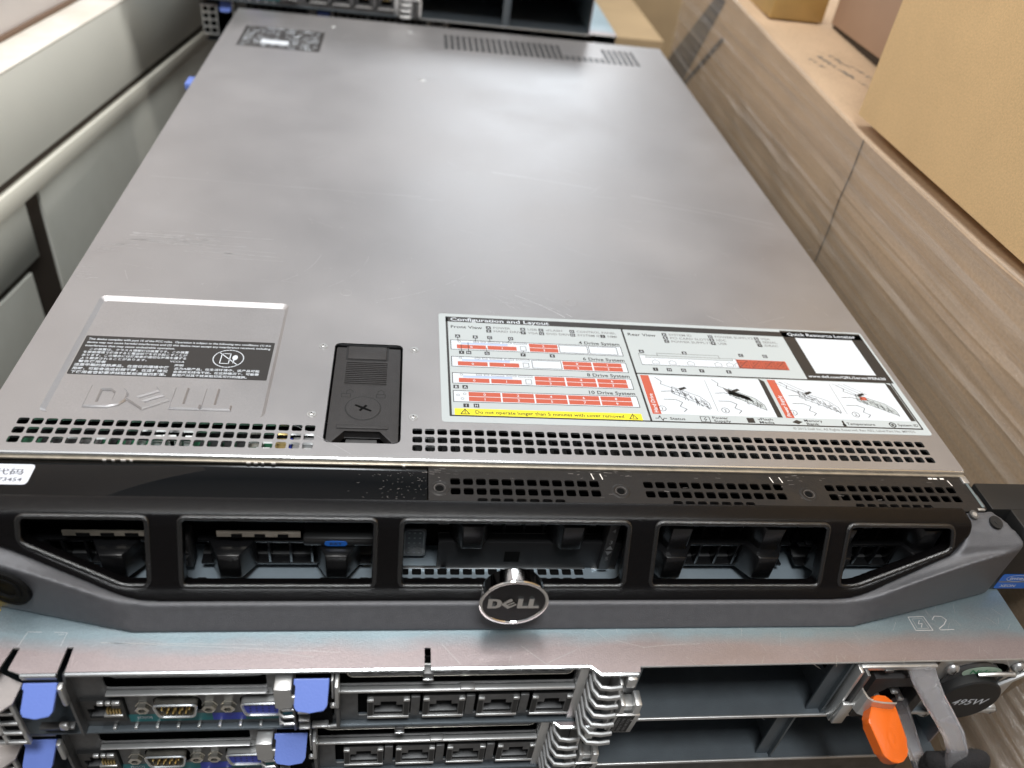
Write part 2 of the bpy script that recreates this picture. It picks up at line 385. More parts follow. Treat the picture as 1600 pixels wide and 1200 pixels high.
# scratches (surface marks of the cover)
s = c
def scr(x0, y0, x1, y1, wd=.25, bow=0., m='scratch', z=.04, n=8):
    p0, p1 = Vector((x0, y0)), Vector((x1, y1)); q = Vector((-(p1 - p0).y, (p1 - p0).x)); P = []
    for k in range(n + 1):
        t = k / n; p = p0.lerp(p1, t) + q * bow * 4 * t * (1 - t); P.append(p)
    for k in range(n):
        if random.random() < .18: continue
        s.line([P[k], P[k + 1]], wd * random.uniform(.6, 1.7), z, m)
for k in range(26):
    y = random.gauss(171, 9); x = random.uniform(8, 70); scr(x, y, x + random.uniform(8, 45), y - random.uniform(-.5, 2), random.uniform(.08, .3), 0, 'scratch_soft')
for k in range(5):
    x = random.uniform(12, 60); scr(x, 178 - k, x + random.uniform(10, 30), 177.5 - k, .22, 0, 'scratch')
for k in range(14):
    y = random.uniform(128, 165); x = random.uniform(2, 10); scr(x, y, x + random.uniform(2, 9), y, .2, 0, 'scratch_soft')
scr(100, 132, 123, 165, .12, -.12, 'scratch_soft'); scr(130, 132, 150, 166, .1, -.1, 'scratch_soft'); scr(155, 120, 205, 150, .12, -.06, 'scratch_soft')
scr(228, 135, 258, 113, .25, .04); scr(222, 125, 240, 122, .2, .05, 'scratch_soft'); scr(236, 128, 262, 114, .15, .05); scr(341, 122, 350, 116, .22)
for k in range(9):
    x = random.uniform(200, 250); y = random.uniform(116, 140); scr(x, y, x + random.uniform(6, 22), y - random.uniform(4, 12), .12, .05, 'scratch_soft')
scr(230, 292, 424, 240, .35, .02, 'scratch_soft'); scr(300, 265, 424, 232, .25, .04, 'scratch_soft'); scr(10, 250, 180, 246, .2, 0, 'scratch_soft')
for k in range(70):
    x, y = random.uniform(10, 424), random.uniform(115, 420); a = random.gauss(0, .5); ll = random.uniform(3, 26); scr(x, y, x + ll * math.cos(a), y + ll * math.sin(a), random.uniform(.07, .16), random.uniform(-.05, .05), 'scratch_soft', n=5)
for k in range(120):
    x, y = random.uniform(6, 430), random.uniform(116, 560); s.line([(x, y), (x + random.uniform(.3, 1.1), y)], random.uniform(.15, .4), .04, 'scratch_soft')
scr(118, 24, 150, 3, .12, .02, 'scratch_soft')
for k in range(30):
    x, y = random.uniform(20, 420), random.uniform(120, 560); a = random.uniform(0, 3.1); l = random.uniform(1, 8); scr(x, y, x + l * math.cos(a), y + l * math.sin(a), .1, 0, 'scratch_soft', n=3)
cov = c.build('top_cover', srv)

# regulatory label in the recess
l = MB(); z = -1.22
l.plate(rrect(21.9, 108.6, 51.5, 80.7, .4, 1), [], -1.3, z, 'label_dark'); z += .03
W = 'label_white'
l.text('This device complies with part 15 of the FCC rules.  Operation is subject to the following two conditions: (1) this', 23.5, 77.4, 2.1, z, W, fit=83.5)
l.text('device may not cause harmful interference and (2) this device must accept any interference received, including', 23.5, 74.8, 2.1, z, W, fit=83.5)
l.text('interference that may cause undesirable operation.', 23.5, 72.2, 2.1, z, W, fit=40)
for tx, x_, y_, h_, wd_ in (('この装置は、クラスＡ情報技術装置です。この装置', 26, 69.5, 1.9, 44), ('を家庭環境で使用すると電波妨害を引き起こすことが', 24, 67.2, 1.9, 46), ('あります。この場合には使用者が適切な対策を講ずる', 24, 64.9, 1.9, 46),
        ('よう要求されることがあります。', 24, 62.6, 1.9, 29), ('VCCI-A', 63.5, 62.4, 1.8, 6.5), ('警告使用者', 24, 60.2, 2.0, 12), ('声明', 66, 59.6, 1.8, 4), ('這是甲類的資訊產品，在居住的環境中使', 23, 57.6, 2.15, 41),
        ('用時，可能會造成射頻干擾，在這種情況', 23, 54.9, 2.15, 41), ('下使用者會被要求採取某些適當的對策。', 23, 52.3, 2.15, 41), ('此为A级产品，在生活环境中，该产品可能', 66.5, 57.2, 1.9, 38),
        ('会造成无线电干扰。在这种情况下，可能需', 66.5, 54.8, 1.9, 38), ('要用户对其干扰采取切实可行的措施。', 66.5, 52.4, 1.9, 33)): l.text(tx, x_, y_, h_, z, W, fit=wd_)
cx, cy = 89, 66.8
l.line(circ(cx, cy, 6.9, 30, 6.6), .55, z, W, closed=True); l.line([(cx - 5, cy + 4.8), (cx + 5, cy - 4.8)], .5, z, W)
l.line([(cx - 3.4, cy - 3.8), (cx + .6, cy - 3.8), (cx + .6, cy + 3.8), (cx - 2.6, cy + 3.8), (cx - 3.4, cy + 3)], .45, z, W, closed=True)
l.poly(circ(cx + 2.9, cy + .9, 1.3, 10, 2.0), z, W); l.line([(cx + 2.6, cy - 1), (cx + 2.6, cy - 3.2)], .6, z, W)
l.build('regulatory_label', srv, label='black notice label with white Japanese and Chinese text')

# big configuration label
l = MB(); z = .1
l.plate(rrect(189, 430.7, 25, 111.3, 1.6, 3), [], 0.0, z, 'label_base')
D, Rr, Wh, G, B = 'label_dark', 'label_red', 'label_white', 'label_gray', 'label_blue'
z1, z2, z3 = z + .03, z + .06, z + .09
l.rect(192.6, 429.2, 104.0, 108.6, z1, D); l.rect(192.6, 193.7, 29.3, 108.5, z1, D); l.rect(192.7, 427.7, 29.0, 29.9, z1, D)
l.rect(287.5, 288.5, 29.3, 105, z1, D); l.rect(288, 429.5, 65.4, 66.3, z1, D); l.rect(427.1, 427.9, 29.2, 66, z1, D)
l.plate([(381, 66.2), (429.5, 66.2), (429.5, 110), (381, 110)], [], z1, z1, D)
l.text('Configuration and Layout', 195, 104.9, 4.1, z2, Wh, fit=53)
l.text('Quick Resource Locator', 384.5, 105.4, 3.9, z2, Wh, fit=41)
l.rect(388, 422.3, 71.7, 103.4, z2, Wh)
l.text('www.dell.com/QRL/Server/PER620', 382.5, 68, 2.9, z2, Wh, fit=44)
l.text('Front View', 195, 98.4, 3.4, z1, D, fit=16.5)
def key(ch, x, y, t=None, wd=None, s_=2.6):
    l.rect(x, x + s_, y, y + s_, z1, D); l.text(ch, x + s_ / 2, y + .45, s_ * .85, z2, Wh, align='CENTER')
    if t: l.text(t, x + s_ + 1.2, y + .5, 2.6, z1, G, fit=wd)
for ch, t, x, y, wd in (('A', 'POWER', 213.7, 98.6, 9), ('E', 'HARD DRIVE', 213.7, 95.6, 16), ('B', 'USB', 232, 98.6, 5), ('F', 'VGA', 232, 95.4, 5.5), ('C', 'vFLASH', 241.8, 98.6, 9),
                        ('G', 'DVD DRIVE', 241.8, 95.4, 14), ('D', 'CONTROL PANEL', 258.6, 98.6, 21.5), ('H', 'SYSTEM ID', 258.6, 95.4, 13), ('I', 'NMI', 275, 95.4, 5)):
    key(ch, x, y, t, wd)
def drive(x0, x1, y0, y1, ch):
    l.rect(x0, x1, y0, y1, z2, Rr); l.text(ch, (x0 + x1) / 2, (y0 + y1) / 2 - .9, 2.4, z3, Wh, align='CENTER')
def chassis_drawing(y1, label, bays, smallparts=True):
    y0 = y1 - 8
    l.rect(194.8, 284.2, y0, y1, z1, Wh); l.line([(194.8, y0), (284.2, y0), (284.2, y1), (194.8, y1)], .35, z2, D, closed=True)
    l.text(label, 284.2, y1 + 1.0, 3.5, z2, D, align='RIGHT', fit=None, sx=1.02)
    if smallparts:
        l.rect(200, 224, y1 - 3.4, y1 - 1.9, z2, B); drive(197.8, 212.6, y0 + .9, y0 + 4.1, '0'); drive(213.5, 228.4, y0 + .9, y0 + 4.1, '1')
        for a, b in ((206.5, 209), (210.3, 212.6), (214, 220), (221.5, 226), (227.3, 234)): l.line([(a, y1 - 1.6), (b, y1 - 1.6), (b, y1 - .5), (a, y1 - .5)], .22, z3, G, closed=True)
        l.line(circ(199.2, y1 - 1.2, .7, 8), .2, z3, G, closed=True); l.line([(230.5, y0 + 1.2), (233.3, y0 + 1.2), (233.3, y0 + 4.6), (230.5, y0 + 4.6)], .3, z3, G, closed=True)
    for k, b in enumerate(bays):
        x0, x1 = 235.2 + 15.75 * k, 250.1 + 15.75 * k
        if b is None: l.line([(x0, y0 + .9), (x1, y0 + .9), (x1, y1 - .8), (x0, y1 - .8)], .3, z2, D, closed=True)
        else: drive(x0, x1, y0 + 4.2, y1 - .7, b[0]); drive(x0, x1, y0 + .7, y0 + 3.8, b[1])
chassis_drawing(87.8, '4 Drive System', (('2', '3'), None, None)); chassis_drawing(73.9, '6 Drive System', (None, ('0', '2'), ('1', '3')))
chassis_drawing(60.8, '8 Drive System', (('2', '3'), ('4', '5'), ('6', '7')))
y1 = 47.2; y0 = y1 - 8; l.rect(194.8, 284.4, y0, y1, z1, Wh); l.line([(194.8, y0), (284.4, y0), (284.4, y1), (194.8, y1)], .35, z2, D, closed=True)
l.text('10 Drive System', 284.2, y1 + 1, 3.5, z2, D, align='RIGHT', sx=1.02)
for k in range(5): drive(202 + 16 * k, 217.2 + 16 * k, y0 + 4.2, y1 - .7, str(2 * k)); drive(202 + 16 * k, 217.2 + 16 * k, y0 + .7, y0 + 3.8, str(2 * k + 1))
for a, b in ((196, 44), (198, 41.5), (199.2, 45)): l.line(circ(a + 1, b, .7, 8), .2, z3, G, closed=True)
for ch, x, y in (('A', 197.2, 90), ('B', 206.3, 89.8), ('C', 213.8, 89.8), ('D', 224.8, 89.7), ('I', 198.7, 76.2), ('H', 202.3, 76.2), ('G', 211.6, 76.2), ('F', 230, 76.1), ('E', 245.1, 76.2),
                 ('B', 195, 48.9), ('A', 199.3, 48.9), ('I', 199.2, 35.4), ('H', 204, 35.5)): key(ch, x, y)
for pts in ([(198.5, 90), (198.5, 87)], [(207.6, 90), (207.6, 87)], [(215, 90), (215, 87)], [(226, 90), (224, 87.5)], [(200, 78.8), (200, 84)], [(203.6, 78.8), (203.6, 86)], [(212.9, 79), (212.9, 82)], [(231.2, 79), (231.8, 80.5)]): l.line(pts, .3, z3, D)
l.rect(195, 283.9, 29.9, 34.5, z2, 'label_yellow'); l.text('Do not operate longer than 5 minutes with cover removed', 204.4, 31.1, 3.3, z3, D, fit=70.5)
for x in (197.8, 277.6): l.line([(x, 30.7), (x + 4, 30.7), (x + 2, 34)], .45, z3, D, closed=True); l.line([(x + 2, 31.4), (x + 2, 33)], .4, z3, D)
# rear view
l.text('Rear View', 290.4, 98.6, 3.4, z1, D, fit=15.6)
for ch, t, x, y, wd in (('A', 'SYSTEM ID', 310, 99.6, 13), ('B', 'PCI CARD SLOTS', 310, 96.5, 22), ('C', 'POWER SUPPLY1', 310, 93.4, 22), ('D', 'POWER SUPPLY2', 336.3, 99.6, 22), ('E', 'NDC', 336.3, 96.5, 5.5), ('F', 'USB', 336.3, 93.4, 5),
                        ('G', 'VGA', 363, 99.6, 5.5), ('H', 'SERIAL', 363, 96.5, 8.5), ('I', 'iDRAC', 363, 93.4, 8)): key(ch, x, y, t, wd)
l.rect(293, 346, 73.4, 81, z1, Wh); l.line([(293, 73.4), (373.5, 73.4)], .3, z2, D); l.line([(293, 73.4), (293, 83), (297, 81.5), (346, 81.3)], .3, z2, G)
l.line([(303, 81.3), (303, 83.6), (337, 83.6), (337, 81)], .3, z2, G); l.rect(296, 344, 79.5, 81.2, z2, 'label_base'); l.line([(296, 79.5), (344, 79.5), (344, 81.2)], .25, z3, G)
for k, x in enumerate((299, 308, 318, 333, 339.5, 344)): l.line([(x, 74.4), (x + 3.6, 74.4), (x + 3.6, 76.6), (x + 1.8, 77.8), (x, 76.6)], .25, z2, G, closed=True)
l.rect(345.8, 373.8, 73.6, 81, z1, Rr)
for x in (346.5, 353.5, 360.5, 367):
    l.line([(x, 74.3), (x + 5.6, 74.3), (x + 5.6, 80.2), (x, 80.2)], .3, z2, D, closed=True); l.line([(x, 74.3), (x + 5.6, 80.2)], .3, z2, D); l.line([(x + 1, 79), (x + 4.6, 75.4)], .3, z2, D)
    l.line(circ(x + 2.8, 77.2, 1.8, 10), .25, z2, D, closed=True)
for ch, x, y in (('A', 293.7, 83.4), ('B', 317.2, 83.4), ('C', 348.8, 83.5), ('D', 362.5, 83.5), ('I', 298, 68.5), ('H', 305.3, 68.5), ('G', 313, 68.5), ('F', 322.8, 68.6), ('E', 337.5, 68.6)): key(ch, x, y)
# picture row
l.rect(289.6, 353, 35, 64.5, z1, Wh); l.rect(357.6, 424, 35, 64.8, z1, Wh)
for x0, t in ((289.8, 'Hard Drive'), (357.6, 'Power Supply')):
    l.rect(x0, x0 + 4.4, 34.9, 64.5, z2, Rr); l.text(t, x0 + 3.1, 35.8, 2.9, z3, Wh, rot=math.pi / 2, fit=14 if t[0] == 'H' else 16)
l.plate([(353.1, 35), (355.8, 35), (355.8, 63), (353.1, 65.2)], [], z2, z2, D); l.plate([(424.2, 35.3), (426.8, 35.3), (426.8, 63.5), (424.2, 65.4)], [], z2, z2, D)
l.line([(323.3, 62), (323.5, 38)], .25, z2, G); l.line([(391.5, 62.6), (391.5, 39)], .25, z2, G)
for k, x in enumerate((295.5, 327.5, 362.8, 396)): l.line(circ(x, 39, 1.9, 14), .28, z2, D, closed=True); l.text(str(k % 2 + 1), x, 38.1, 2.5, z2, D, align='CENTER')
def sketch(x, y, sx, tone):
    def q(a, b): return (x + a * sx, y + b)
    l.plate([q(6, 9), q(20, 2), q(24, -3), q(24, -7), q(19, -4), q(5, 4)], [], z2, z2, tone)
    for a in range(5): l.line([q(8 + 3 * a, 7.5 - 1.8 * a), q(9 + 3 * a, 3 - 1.8 * a)], .25, z3, D)
    l.line([q(6, 9), q(20, 2), q(24, -3), q(24, -7), q(19, -4), q(5, 4)], .25, z3, D, closed=True)
    l.line([q(-2, 16), q(1, 13), q(0, 11), q(6, 8), q(14, 3)], .3, z2, D)
    rs = random.Random(int(x))
    for k in range(26):
        a = rs.uniform(5, 23); b0 = 8.5 - .62 * (a - 5) * 1.0; l.line([q(a, b0 - rs.uniform(0, 5)), q(a + rs.uniform(-.5, 1.8), b0 - rs.uniform(.5, 6))], .22, z3, D)
    for k in range(7): l.line(circ(*q(8 + 2.3 * k, 6 - 1.6 * k), .6, 7), .2, z3, D, closed=True)
def hand(x, y):
    l.line([(x, y + 2), (x + 5, y + 2.5), (x + 9, y + 1), (x + 12, y - 1)], .3, z3, D); l.line([(x, y - 4), (x + 6, y - 4), (x + 9, y - 6), (x + 7, y - 9), (x + 10, y - 11), (x + 8, y - 13)], .3, z3, D)
    l.plate([(x + 10, y + 3), (x + 14, y + 5), (x + 13, y + 6.2), (x + 9.6, y + 4.8)], [], z3, z3, D)
sketch(299, 47, .9, Wh); hand(298, 50); sketch(329, 47, .85, 'label_base'); hand(326, 50)
l.plate([(331, 57), (343, 50), (345, 46), (333, 52)], [], z2, z2, G)
sketch(366, 47, .95, Wh); hand(365, 50); sketch(397, 46, .95, 'label_base'); hand(394, 50); l.rect(404, 407.5, 50.5, 53, z3, Rr)
for x in (360.5, 393.5):
    for k in range(3): l.line([(x + 3 * k, 63), (x + 12 + 2 * k, 53 + k)], .25, z3, G)
l.line([(290.5, 31.8), (292, 31.8), (292.8, 33.6), (293.8, 30.2), (294.6, 31.8), (296, 31.8)], .4, z1, D)
for t, x, y, wd in (('Status', 297.5, 31, 7.6), ('Power', 319, 32.5, 8), ('Supply', 319.3, 30.2, 8.5), ('vFlash', 342, 32.5, 8), ('Media', 342.3, 30.2, 7.5), ('Memory', 366, 32.4, 9.5), ('Bank', 366.5, 30.1, 6.5), ('Temperature', 388, 31, 15), ('System ID', 415.3, 31.2, 11)):
    l.text(t, x, y, 2.5, z1, D, fit=wd)
l.line([(313, 30.2), (317.5, 30.2), (317.5, 33.8), (313, 33.8)], .35, z1, D, closed=True); l.line([(315.8, 33.3), (314.6, 32), (316, 32), (314.8, 30.6)], .3, z1, D)
l.rect(336.5, 340.2, 30.4, 34, z1, D); l.plate([(359.5, 31.8), (362.2, 33.6), (365, 32.2), (362.3, 30.4)], [], z1, z1, D); l.rect(386, 387, 30.4, 34, z1, D); l.poly(circ(386.5, 30.8, 1, 8), z1, D)
l.line(circ(412.6, 32, 1.6, 12), .6, z1, D, closed=True); l.poly(circ(412.6, 32, .8, 8), z1, D)
l.text('© 2012 Dell Inc. All Rights Reserved. Rev A02, Label Part No. M9YD5', 358.3, 26.5, 2.3, z1, G, fit=64)
l.build('configuration_label', srv, label='large white label with red drive diagrams and a yellow warning strip')

# rear label (blurred, far end of the cover)
l = MB(); z = .06
l.plate(rrect(16.5, 89, 518.5, 578, .5, 1), [], 0, z, 'label_dark')
for j in range(15):
    y = 522 + 3.75 * j; x = 19
    while x < 84:
        wd = random.uniform(2, 9)
        if not (36 < x < 60 and 2 < j < 6): l.rect(x, min(x + wd, 86), y, y + random.uniform(.8, 1.5), z + .03, 'label_white' if random.random() < .5 else 'label_gray')
        x += wd + random.uniform(1, 4)
l.rect(36, 60, 530, 541, z + .04, 'label_white')
l.build('specification_label', srv, label='dark label with rows of fine pale print at the far end')

# cover latch
l = MB()
l.box(137.2, 171.2, 9.4, 81.8, -9, -8, 'void')
for a in ((137.0, 137.8, 9.4, 81.8), (170.6, 171.4, 9.4, 81.8)): l.box(*a, -8.5, -1.2, 'black')
l.box(137, 171.4, 81, 81.8, -8.5, -1.2, 'black'); l.box(137, 171.4, 9.2, 10, -8.5, -1.2, 'black')
body = [(138.6, 79), (138.6, 11.5), (141.5, 10.6), (146, 18.6), (161.8, 18.6), (166.6, 10.6), (169.8, 11.5), (169.8, 79)]
l.prism(body, -5, -.7, 'latch_plastic', bev=.5)
l.box(144.3, 163, 69.4, 79.6, -2, -.2, 'latch_plastic', .5); l.rect(144, 163.4, 68.6, 69.3, -.66, 'latch_line'); l.rect(143.4, 144.2, 69, 79.5, -.66, 'latch_line'); l.rect(163.1, 163.9, 69, 79.5, -.66, 'latch_line')
for k in range(12): l.box(144, 163.5, 51 + 1.42 * k, 51.6 + 1.42 * k, -.8, -.30, 'latch_plastic', .15)
l.box(142.6, 165.2, 19.5, 22, -1.2, -.2, 'latch_plastic', .6)
l.box(147, 160.5, 10.2, 15.5, -6, -3.2, 'dark_steel', .3); l.box(162, 164, 10.4, 12.5, -6, -3.4, 'light_steel')
for x0, d_ in ((143.4, 1), (159.2, 0)):
    l.line([(x0, 41), (x0 + 4, 41), (x0 + 4, 43.4), (x0, 43.4)], .3, -.66, 'latch_line', closed=True)
    sx = x0 + (2.2 if d_ else .6); sy = 43.4; l.line([(sx, sy), (sx, sy + 2), (sx + 1.4, sy + 3), (sx + 2.8, sy + 2), (sx + 2.8, sy + (1 if d_ else 0))], .3, -.66, 'latch_line')
la = l.build('cover_latch', srv)
l = MB(); T = Matrix.Translation((153.6, 33.4, -.7))
l.poly(circ(153.6, 33.4, 8.2, 32), -.66, 'latch_line'); l.lathe([(7.7, -.3), (7.7, .1), (7.5, .22)], 'latch_plastic', T, 36)
Q = Matrix.Translation((153.6, 33.4, -.45)) @ Matrix.Rotation(math.radians(-28), 4, 'Z')
l.plate([(-4.2, -.5), (-1, -.7), (1, -.7), (4.2, -.5), (4.2, .5), (1, .7), (-1, .7), (-4.2, .5)], [], 0, 0, 'void', Q); Q2 = Q @ Matrix.Translation((0, 0, .01)) @ Matrix.Rotation(math.radians(80), 4, 'Z')
l.plate([(-2.4, -.6), (2.4, -.6), (2.4, .6), (-2.4, .6)], [], 0, 0, 'void', Q2)
l.build('lock_dial', la)

# what shows through the vent holes
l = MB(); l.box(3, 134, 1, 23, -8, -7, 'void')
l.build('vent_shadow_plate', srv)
l = MB(); l.box(16, 135, 2, 16.2, -6.9, -6, 'pcb_green')
x = 24
while x < 116:
    for y0 in (3.5, 10.2):
        wd = random.uniform(2, 5.5); m_ = random.choice(['chip_white', 'black', 'dark_steel', 'black', 'port_steel', 'pcb_green'])
        if 25 < x < 48 and y0 < 5: m_ = 'chip_white'
        if 62 < x < 84 and y0 > 5: m_ = 'chip_white'
        l.box(x, x + wd, y0, y0 + random.uniform(3, 5), -6, -6 + (3.6 if m_ == 'chip_white' else random.uniform(.6, 2.6)), m_)
    x += random.uniform(3, 6)
l.box(118, 123, 3, 15, -6, -3, 'gold', .4); l.box(125, 134, 2.5, 15.5, -6, -2.6, 'light_steel', .5); l.box(123.4, 124.6, 3, 15, -6, -3, 'vga_blue')
l.build('circuit_board', srv)
l = MB(); l.box(176, 430, 1.5, 22.5, -9, -8, 'void')
for k in range(42): l.box(177.5 + 5.95 * k, 180.4 + 5.95 * k, 3, 21, -8, -6.6, 'port_black', .3)
for y0 in (7, 12.3, 17.8): l.box(183, 186.6, y0, y0 + 2.4, -6, -3.4, 'light_steel', .4)
l.build('fan_grille', srv)

# front top plate between cover and bezel
l = MB()
H = [rrect(x0 + 5.45 * i - 2.1, x0 + 5.45 * i + 2.1, y - 1.9, y + 1.9, .8, 2) for x0 in (194, 278, 362.6) for i in range(12) for y in (-9.6, -15.1)]
H += [rrect(x0 + 5.45 * i - 2.1, x0 + 5.45 * i + 2.1, -22, -18.8, .6, 1) for x0 in (205, 289, 373) for i in range(7)]
l.plate([(182.8, -.9), (434, -.9), (434, -21), (432, -22.5), (182.8, -22.5)], H, -3.2, -2.4, 'strip_black')
l.rect(183, 433, -22, -1, -8, 'void')
for x in (187.4, 265, 351):
    l.lathe([(4.2, -2.38), (3.4, -2.1), (2.9, -2.15), (1.8, -2.7), (1.5, -2.7)], 'strip_black', Matrix.Translation((x, -13.7, 0)), 24, caps=False); l.poly(circ(x, -13.7, 1.7, 14), -2.3, 'void')
    l.line(circ(x, -13.7, 2.3, 20), .25, -2.05, 'scrape', closed=True)
for k in range(60):
    x = random.choice([random.gauss(186, 4), random.gauss(258, 10), random.gauss(345, 10), random.uniform(190, 425)]); y = random.uniform(-5.5, -1.6) if random.random() < .75 else random.uniform(-18, -6); wd = random.uniform(.4, 2.6)
    l.line([(x, y), (x + wd, y + random.uniform(-.3, .3))], random.uniform(.1, .45), -2.34, 'scrape')
for x in (253.5, 257.5, 336, 340.5, 424): l.line([(x, -3.6), (x + .7, -6.8)], .45, -2.33, 'edge_scuff')
for x in (415, 417.5, 421): l.line([(x, -2.4), (x + 1.5, -2.4)], .9, -2.33, 'edge_scuff')
l.box(431.2, 434.4, -5.5, -.5, -6, -1.6, 'light_steel', .5); l.box(432.4, 434.4, -19.5, -12, -6, -2.3, 'dark_steel', .4); l.box(429.5, 433, -21.8, -20.4, -4, -2.2, 'light_steel', .3)
l.build('vented_front_plate', srv)
l = MB(); l.box(-24, 182.4, -22.4, -1.6, -5, -2.4, 'gloss_black', .35); l.box(-24, 182.4, -21.9, -20.6, -2.5, -2.1, 'gloss_black', .4)
for k in range(70):
    x = 150 + 32 * random.random() ** .6; y = random.uniform(-20, -3); l.line([(x, y), (x + random.uniform(.1, .7), y + random.uniform(-.3, .3))], .14, -2.36, 'scrape')
gp = l.build('glossy_front_panel', srv)
l = MB(); z = -2.2
l.plate(rrect(-12, 28.2, -15.5, -4.6, 1.6, 3), [], -2.4, z, 'sticker_white')
l.text('服务代码', 3.0, -10.2, 3.6, z + .03, 'sticker_ink', fit=22); l.text('73454', 17, -13.9, 2.9, z + .03, 'sticker_ink', fit=8.6); l.text('L', 20.5, -6.9, 1.2, z + .03, 'sticker_ink')
l.build('service_sticker', srv)

# ---------------- bezel
def zs(x):      # height of the sill (lip) along x
    if x < 24: return -13.5
    if x < 70: return -13.5 - 19.5 * (x - 24) / 46
    if x <= 371: return -33
    if x < 416: return -33 + 19 * (x - 371) / 45
    return -14
def sm(fn, x, w_=7): return sum(fn(x + w_ * k / 4) for k in range(-4, 5)) / 9
def yf_(x):     # front of the lower grey face
    if x < 70: return -54.4 + .227 * (70 - x)
    if x > 371: return -54.4 + .227 * (x - 371)
    return -54.4
def yl_(x):     # front of the black sill
    if x < 70: return -47.3 + 10.5 * (70 - x) / 46
    if x > 371: return -47.3 + 10.3 * (x - 371) / 45
    return -47.3
def ypil(z_): return -30.3 - (max(0, -z_ - 2.0) / 27) ** .93 * 12.6
XS = [8, 10, 13, 16, 20] + [22 + 3 * k for k in range(20)] + [90 + 20 * k for k in range(13)] + [340 + 3.5 * k for k in range(22)] + [418, 420.5, 422]
XS = [x for i, x in enumerate(XS) if i == 0 or x > XS[i - 1]]
def prof(x):
    Z = sm(zs, x); yl = sm(yl_, x); e = .0
    if x < 19: Z = Z + (19 - x) * .9; yl += (19 - x) * 1.2
    if x > 416: Z = Z + (x - 416) * 1.1; yl += (x - 416) * 1.5
    top = [(-21, -1.3), (-25, -1.3), (-28.5, -1.6), (-29.8, -2.2)]
    P = list(top)
    zb = Z + 3.6
    for k in range(1, 9):
        z_ = -2.6 + (min(zb, -3.0) + 2.6) * k / 8; P.append((ypil(z_) , z_))
    yb, zb2 = P[-1]; yl = min(yl, yb - 1.0)
    Z = min(Z, zb2 - 1.2); P += [(yb + (yl - yb) * t_, zb2 + (Z - zb2) * t_ ** 1.15) for t_ in (.2, .4, .6, .8, 1)]
    return P
V = []; F = []; n_p = len(prof(200))
for x in XS: V += [(x, y, z_) for y, z_ in prof(x)]
nx = len(XS); nv = len(V)
def off(p):     # inner skin, behind the front skin
    return (p[0], min(p[1] + 6.4, -16.5) if p[1] < -24 else p[1] + 2, p[2] - 4.4)
V += [off(v) for v in V]
def q(i, j, k=0): return k * nv + i * n_p + j
for i in range(nx - 1):
    for j in range(n_p - 1):
        F.append((q(i, j), q(i, j + 1), q(i + 1, j + 1), q(i + 1, j))); F.append((q(i, j, 1), q(i + 1, j, 1), q(i + 1, j + 1, 1), q(i, j + 1, 1)))
    for j in (0, n_p - 1):
        f4 = (q(i, j), q(i + 1, j), q(i + 1, j, 1), q(i, j, 1)); F.append(f4 if j == 0 else f4[::-1])
for j in range(n_p - 1):
    F.append((q(0, j), q(0, j, 1), q(0, j + 1, 1), q(0, j + 1))); F.append((q(nx - 1, j), q(nx - 1, j + 1), q(nx - 1, j + 1, 1), q(nx - 1, j, 1)))
b = MB(); b.add(V, F, 'bezel_black', smooth=True)
# openings: polygons in (x, s) where s runs down the pillar face
cut = MB()
u_ = Vector((0, -12, -27)).normalized(); nrm = Vector((0, -27, 12)).normalized()
T = Matrix.Identity(4)
for i_, a_ in enumerate((Vector((1, 0, 0)), -u_, Vector((1, 0, 0)).cross(-u_))):
    for r_ in range(3): T[r_][i_] = a_[r_]
T.translation = Vector((0, -31, -3))
def opening(P): cut.plate(P, [], -16, 14, 'bezel_black', T)
def s_of(z_): return (z_ + 3) * math.hypot(12, 27) / 27     # v coordinate for a height z
def rounded(P, r_, n=4):
    out_ = []; N = len(P)
    for i in range(N):
        a, b_, c_ = Vector(P[i - 1]), Vector(P[i]), Vector(P[(i + 1) % N]); d1 = (a - b_).normalized(); d2 = (c_ - b_).normalized()
        p1, p2 = b_ + d1 * r_, b_ + d2 * r_
        for k in range(n + 1):
            t = k / n; out_.append(tuple((1 - t) ** 2 * p1 + 2 * t * (1 - t) * b_ + t * t * p2))
    return out_
zt, zb = s_of(-3.4), s_of(-29.4)
opening(rounded([(30.5, zt), (30.5, s_of(-13)), (66, zb + .3), (75.4, zb + .3), (75.4, zt)], 2.8))
opening(rrect(88.2, 161.6, zb, zt, 2.2, 4)); opening(rrect(172.6, 265.4, zb, zt, 2.6, 4)); opening(rrect(278, 353.6, zb, zt, 2.4, 4))
opening(rounded([(363.6, zt), (363.6, zb), (372, zb), (413.4, s_of(-13.5)), (412, zt)], 3.4))
fr = b.build('grille_frame'); cu = cut.build('cutter')
def boolean(a, c_):
    md = a.modifiers.new('b', 'BOOLEAN'); md.operation = 'DIFFERENCE'; md.object = c_; md.solver = 'EXACT'
    bpy.context.view_layer.update(); dg = bpy.context.evaluated_depsgraph_get(); me = bpy.data.meshes.new_from_object(a.evaluated_get(dg))
    old = a.data; a.modifiers.clear(); a.data = me; bpy.data.meshes.remove(old); bpy.data.objects.remove(c_)
boolean(fr, cu)
def soften(o, wd, ang=38, seg=3):
    bm = bmesh.new(); bm.from_mesh(o.data); bmesh.ops.remove_doubles(bm, verts=bm.verts, dist=1e-5)
    ed = [e for e in bm.edges if len(e.link_faces) == 2 and e.calc_face_angle(0) > math.radians(ang)]
    bmesh.ops.bevel(bm, geom=ed, offset=wd * MM, segments=seg, affect='EDGES', profile=.5, clamp_overlap=True)
    for f_ in bm.faces: f_.smooth = True
    bm.to_mesh(o.data); bm.free()
    try: o.data.set_sharp_from_angle(angle=math.radians(50))
    except Exception: pass
